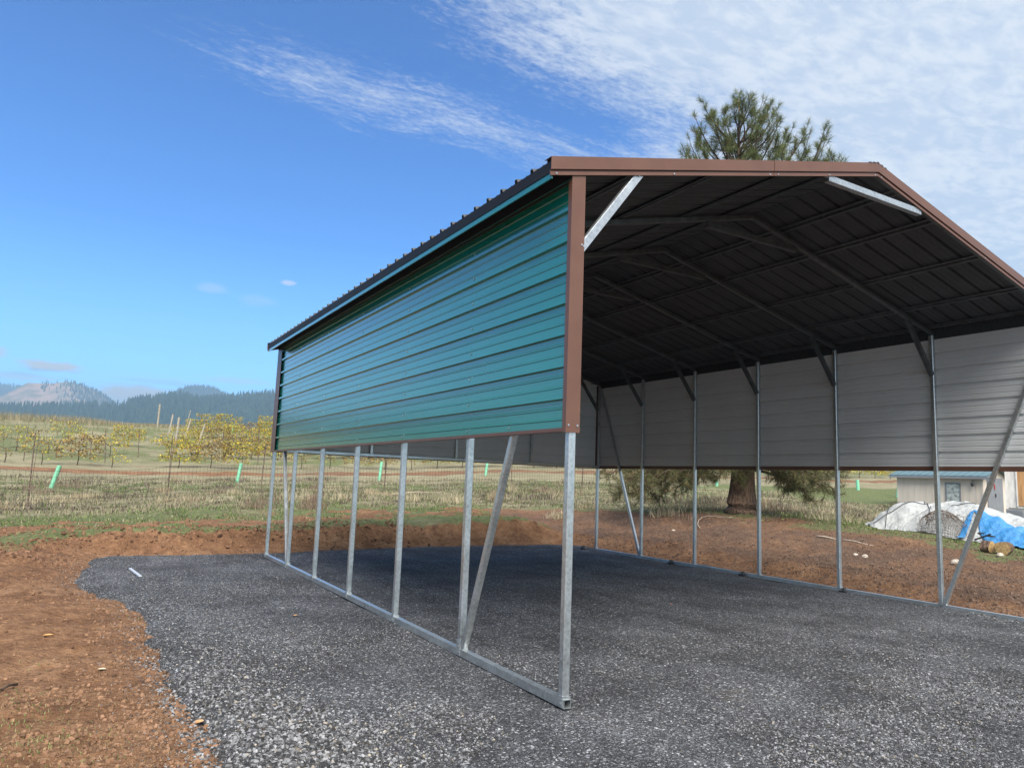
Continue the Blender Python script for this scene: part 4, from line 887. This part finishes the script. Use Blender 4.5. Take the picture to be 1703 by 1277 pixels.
# ---------------------------------------------------------------- logs, stones, sticks
M_CUT=paint('cut_log_end',(.42,.28,.13),.8,.2,var=.2,sc=22)
def log(px,py,D,r,L,dirv,label):
    q=hit(px,py); z=gh(q.x,q.y)+r*.85; d=Vector(dirv).normalized(); e=empty('firewood_log',(q.x,q.y,z),label,'log','cut logs on the grass')
    n=20; vs=[];fs=[]; u_=d.cross(Vector((0,0,1))).normalized(); w_=u_.cross(d); 
    rad=[r*(1+.09*math.sin(3*2*math.pi*j/n+px)+random.uniform(-.03,.03)) for j in range(n)]
    for t in (-.5,-.2,.1,.5):
        for j in range(n): a=2*math.pi*j/n; vs.append(d*L*t+(u_*math.cos(a)+w_*math.sin(a))*rad[j])
    for k_ in range(3):
        for j in range(n): fs.append((k_*n+j,k_*n+(j+1)%n,(k_+1)*n+(j+1)%n,(k_+1)*n+j))
    MB().add(vs,fs).build('bark',M_BARK,e)
    for t in (-.5,.5): MB().add([v+d*(.004 if t>0 else -.004) for v in vs[(0 if t<0 else 3*n):(n if t<0 else 4*n)]],[tuple(range(n))]).build('cut_end',M_CUT,e)
vd=Vector((CX,CY,0))-at(1643,915,19); vd.z=0; vd.normalize(); sv=Vector((-vd.y,vd.x,0))
log(1643,919,19,.115,.17,vd*.55+sv*.85,'short cut log lying on its side with pale bark, left of the round faced log')
log(1671,922,18.6,.135,.24,vd*1.0-sv*.25,'cut log with round tan end facing the camera on the grass')
M_STONE=paint('pale_stone',(.50,.43,.36),.85,.2,var=.12,sc=14); M_STICK=paint('bleached_stick',(.38,.31,.24),.85,.15,var=.15,sc=14)
def rock(px,py,sz,label,m=None,fl=.6):
    c=hit(px,py); n=10; vs=[];fs=[]; sd_=random.random()*50
    for i in range(n+1):
        for j in range(n*2):
            th=math.pi*i/n; ph=math.pi*j/n; dv=Vector((math.sin(th)*math.cos(ph),math.sin(th)*math.sin(ph),math.cos(th))); k_=1+.6*(float(fbm(np.array([dv.x*1.5+sd_]),np.array([dv.y*1.5+dv.z*2]),1.3,2)[0])-.5)
            vs.append((dv.x*sz*k_,dv.y*sz*.8*k_,dv.z*sz*fl*k_+sz*fl*.5))
    for i in range(n):
        for j in range(n*2): fs.append((i*2*n+j,i*2*n+(j+1)%(2*n),(i+1)*2*n+(j+1)%(2*n),(i+1)*2*n+j))
    o=MB().add(vs,fs).build('stone',m or M_STONE); o.location=(c.x,c.y,gh(c.x,c.y)); tag(o,label,'stone','loose stones on the bare soil')
rock(1590,938,.095,'largest pale stone on the bare soil, near the right diagonal brace')
rock(1663,926,.07,'flat pale stone in the grass in front of the round faced log')
rock(1423,924,.05,'left one of two small pale stones beyond the second right post')
rock(1438,927,.065,'right one of two small pale stones beyond the second right post')
rock(1120,883,.05,'small pale stone left of the pine on the dark graded soil')
for px,py,px2,py2,r_,lab in ((1358,893,1400,899,.022,'bleached straight stick left of the second right post'),(1402,899,1452,908,.018,'bleached stick just right of the second right post')):
    a=hit(px,py);b_=hit(px2,py2); L=(b_-a); pts=[a+L*t+Vector((0,0,.02+.012*math.sin(5*t))) for t in np.linspace(0,1,7)]
    tag(MB().tube(pts,[r_*(1-.4*t/6) for t in range(7)],7).build('stick',M_STICK,smooth=True),lab,'stick','sticks on the graded soil')
pts=[hit(*p_)+Vector((0,0,.05)) for p_ in ((1218,863),(1205,864),(1190,862),(1178,861),(1168,863),(1162,868),(1160,875),(1164,881))]
tag(MB().tube(pts,.011,6).build('curled_vine_stem',M_STICK,smooth=True),'pale curled bare stem lying on pine litter left of the trunk','stem')
# little leafy plants under the pine
for px,py,lab in ((1273,868,'small pale green leafy sprout right of the pine trunk'),(1306,866,'larger yellow green leafy sprout farther right of the pine')):
    c=hit(px,py); n=26 if px>1290 else 14; m=MB(); e=empty('leafy_sprout',(c.x,c.y,gh(c.x,c.y)),lab,'plant')
    V,Fq,Cc=[],[],[]
    for k_ in range(n):
        a=random.random()*6.28; r_=random.uniform(.02,.14); z=random.uniform(.04,.2); s_=random.uniform(.03,.05); o_=len(V); u_=Vector((math.cos(a),math.sin(a),random.uniform(-.3,.4))); w_=Vector((-math.sin(a),math.cos(a),0)); p_=Vector((math.cos(a)*r_,math.sin(a)*r_,z))
        V+=[tuple(p_),tuple(p_+u_*s_+w_*s_*.6),tuple(p_+u_*s_*2),tuple(p_+u_*s_-w_*s_*.6)]; Fq.append((o_,o_+1,o_+2,o_+3)); Cc+=[(.28,.36,.08)]*4
    link('leaves',npmesh('leaves',V,Fq,M_VC,np.array(Cc)),e); MB().tube([(0,0,-.02),(.01,0,.1),(0,.02,.18)],.006,5).build('stem',M_VINE,e)
# scraps on the gravel and soil at left
a=hit(216,948);b_=hit(233,961); d=(b_-a); d.z=0; d.normalize(); o=MB().beam(a+Vector((0,0,.022)),b_+Vector((0,0,.022)),.038,.012,m=0).beam(a+Vector((0,0,.031)),b_+Vector((0,0,.031)),.03,.006).build('metal_offcut',paint('white_offcut',(.42,.45,.50),.4,.5,var=.03)); tag(o,'short whitish flat offcut lying on the gravel near its far left edge','offcut')
def leaf(px,py,sz,c,label,rz=0):
    q=hit(px,py); V=[];Fq=[]; n=9
    for i in range(n):
        t=i/(n-1); w_=math.sin(math.pi*t)**.8*.35*sz; zc_=.012+.25*sz*(t-.5)**2*2
        V+=[(t*sz,-w_,zc_+w_*.5),(t*sz,0,zc_),(t*sz,w_,zc_+w_*.5)]
    for i in range(n-1):
        for j in (0,1): a=i*3+j; Fq.append((a,a+1,a+4,a+3))
    o=link('fallen_leaf',npmesh('fallen_leaf',V,Fq,paint('leaf_'+str(int(c[0]*100)),c,.7,.2,var=.1,sc=30),smooth=True)); o.location=(q.x,q.y,gh(q.x,q.y)-.004); o.rotation_euler=(0,0,rz); tag(o,label,'leaf','fallen leaves')
leaf(70,1062,.08,(.55,.30,.12),'orange brown fallen leaf on the bare soil at left',.2)
leaf(325,1212,.07,(.45,.26,.13),'tan fallen leaf at the soil and gravel edge near the bottom left',.9)
leaf(1115,1008,.05,(.45,.20,.10),'tiny orange leaf on the gravel under the carport roof',.4)
leaf(490,1028,.07,(.36,.22,.13),'small tan leaf on the gravel left of the third post',1.2)
leaf(161,1118,.06,(.60,.48,.33),'pale curled leaf on the soil left of the gravel edge',-.3)
a=hit(0,1152);b_=hit(28,1142); tag(MB().tube([a+Vector((0,0,.02)),a.lerp(b_,.5)+Vector((0,0,.03)),b_+Vector((0,0,.02))],.008,6).build('twig',M_LIMB),'dark twig on the soil at the left edge of the photo','twig')
# fallen bleached branch beyond the fence seen between posts
a=hit(650,824);b_=hit(735,822); tag(MB().tube([a+Vector((0,0,.05)),a.lerp(b_,.45)+Vector((0,0,.13)),b_+Vector((0,0,.08))],[.03,.022,.012],6).build('fallen_branch',M_STICK),'thin dark fallen branch in the dry grass behind the left posts','branch')
# ---------------------------------------------------------------- hills and far forest
def hill(name,prof,d0,d1,c,label,seed,base=-8,tree=0,back=1.25):
    pa=np.array([q[0] for q in prof]);pe=np.array([q[1] for q in prof]); azr=np.arange(pa[0],pa[-1],.12); rr=np.linspace(0,1,40)
    A,U=np.meshgrid(np.radians(azr),rr); D=np.where(U<.7,d0+(d1-d0)*U/.7,d1+(d1*back-d1)*(U-.7)/.3); top=CZ+d1*np.tan(np.radians(np.interp(np.degrees(A),pa,pe)))-tree*.8
    x=CX+D*np.sin(A);y=CY+D*np.cos(A); t=np.where(U<.7,(U/.7)**.85,1-((U-.7)/.3)**2*.5)
    z=base+(top-base)*t+(fbm(x.ravel(),y.ravel(),.006,4).reshape(x.shape)-.5)*(top-base)*.35*np.sin(np.pi*np.clip(U/.7,0,1))
    idx=np.arange(x.size).reshape(x.shape); f=np.stack([idx[:-1,:-1],idx[:-1,1:],idx[1:,1:],idx[1:,:-1]],-1).reshape(-1,4)
    tag(link(name,npmesh(name,np.stack([x.ravel(),y.ravel(),z.ravel()],1),f,c,smooth=True)),label,'hill',kind='structure')
    return lambda n,u0,u1,amask=None: _samp(n,u0,u1,A,U,x,y,z)
def _samp(n,u0,u1,A,U,x,y,z):
    i=rng.random(n)*(x.shape[1]-1); j=(u0+(u1-u0)*rng.random(n))*(x.shape[0]-1); i0=i.astype(int);j0=np.minimum(j.astype(int),x.shape[0]-2); fi=i-i0;fj=j-j0
    g=lambda q:(q[j0,i0]*(1-fi)+q[j0,i0+1]*fi)*(1-fj)+(q[j0+1,i0]*(1-fi)+q[j0+1,i0+1]*fi)*fj
    return g(x),g(y),g(z),np.degrees(g(A)),g(U)
def hillmat(name,a,b_,sc):
    m,t,p=mat(name); P=pos(t); t.put(p.inputs['Base Color'],t.mix(t.ss(t.noise(P,sc,6,.7),.4,.6),a,b_)); p.inputs['Roughness'].default_value=1; p.inputs['Specular IOR Level'].default_value=0; return m
def conifers(x,y,z,h,name,label,col):
    n=len(x); K=6; a=(np.arange(K)/K*2*np.pi)[None]+rng.random((n,1))*6.28; V=[];Fq=[]; o=0; tiers=((.0,.62,.17),(.32,.84,.12),(.60,1.0,.075))
    for (zb,zt,rr) in tiers:
        rj=rr*(.6+.8*rng.random((n,K)))*h[:,None]; ring=np.stack([x[:,None]+rj*np.cos(a),y[:,None]+rj*np.sin(a),z[:,None]+(zb+.06*rng.random((n,K)))*h[:,None]],-1)
        tip=np.stack([x,y,z+zt*h],-1)[:,None]; V.append(np.concatenate([ring,tip],1).reshape(-1,3)); b0=(o+(K+1)*np.arange(n))[:,None,None]; k_=np.arange(K)
        Fq.append((b0+np.stack([k_,(k_+1)%K,np.full(K,K)],-1)[None]).reshape(-1,3)); o+=n*(K+1)
    cc=np.array(col)*(.6+.8*rng.random((n,1))); cc=np.concatenate([np.repeat(cc,K+1,0)]*3)
    return tag(link(name,npmesh(name,np.concatenate(V),np.concatenate(Fq),M_VD,cc)),label,'forest',kind='stuff')
M_HF=hillmat('forest_floor',(.018,.030,.016),(.035,.05,.025),.05); M_HM=hillmat('clearcut_slope',(.30,.20,.15),(.14,.13,.085),.012)
near=[(-30,5.2),(-12,4.2),(-5.02,3.75),(-3.92,3.95),(-1.56,4.2),(.25,4.45),(1.23,4.42),(2.17,4.75),(3.49,5.20),(5.52,5.60),(6.87,5.32),(8.8,5.65),(9.95,5.9),(12.02,6.2),(20,6.6),(32,6.0),(45,5),(62,4.2),(75,4)]
sm=hill('forested_hill',near,1250,1750,M_HF,'dark conifer covered hill behind the vineyard',1,tree=15)
x,y,z,a_,u_=sm(26000,.0,.82); k=(a_<26)|(rng.random(len(a_))<.25); x,y,z,u_=x[k],y[k],z[k],u_[k]
conifers(x,y,z-1,11+8*rng.random(len(x)),'far_forest','dense far conifer forest covering the nearer hills',(.028,.046,.024))
mtn=[(-12,3.2),(-5.6,4.0),(-5.08,4.25),(-4.04,5.05),(-3.71,5.32),(-3,5.36),(-2.3,5.42),(-1.43,5.62),(-.12,5.25),(.86,4.75),(1.61,4.2),(2.6,3.2)]
sm=hill('clearcut_mountain',mtn,2400,3000,M_HM,'bald pinkish mountain with a cleared slope at far left',2,tree=3)
x,y,z,a_,u_=sm(9000,.1,.78); cl=fbm(x,y,.0045,3)
dn=np.maximum(.8*ss(a_,-2.4,.2),.9*ss(cl,.50,.60)); k=rng.random(len(x))<dn; x,y,z=x[k],y[k],z[k]
conifers(x,y,z-2,11+9*rng.random(len(x)),'mountain_trees','conifers on the right shoulder of the bald mountain',(.04,.055,.035))
far=[(-14,4.2),(-8,5.0),(-5.17,5.0),(-4.2,4.95),(-3.18,4.6),(-1.5,3.8)]
sm=hill('distant_ridge',far,3900,4400,M_HF,'pale blue forested ridge behind the bald mountain',3,tree=14)
x,y,z,a_,u_=sm(2500,.4,.78); conifers(x,y,z-2,22+14*rng.random(len(x)),'ridge_trees','far conifers on the pale ridge behind the mountain',(.03,.05,.03))
far2=[(3.2,4.4),(4.4,5.0),(5.14,5.4),(5.61,5.75),(6.47,6.0),(7.48,5.98),(8.54,5.6),(9.2,5.3),(11,4.8)]
sm=hill('hazy_hill',far2,2700,3100,M_HF,'hazy pale hilltop showing above the forested hill',4,tree=14)
x,y,z,a_,u_=sm(3200,.35,.78); conifers(x,y,z-2,17+12*rng.random(len(x)),'hazy_trees','hazy conifers on the pale hilltop',(.03,.05,.03))
# ---------------------------------------------------------------- haze
hz_=MB().box((-4200,-300,-12),(6500,6500,425)); ho=hz_.build('haze',[]) ; tag(ho,'thin blue autumn haze over the far hills','haze',kind='stuff')
m=bpy.data.materials.new('haze'); m.use_nodes=True; t=NT(m.node_tree); t.n.clear(); pv=t.new('ShaderNodeVolumePrincipled'); pv.inputs['Density'].default_value=.00036; pv.inputs['Color'].default_value=(.50,.76,1,1); pv.inputs['Anisotropy'].default_value=.2
o=t.new('ShaderNodeOutputMaterial'); t.l.new(pv.outputs[0],o.inputs['Volume']); ho.data.materials.append(m)
S.cycles.volume_bounces=0
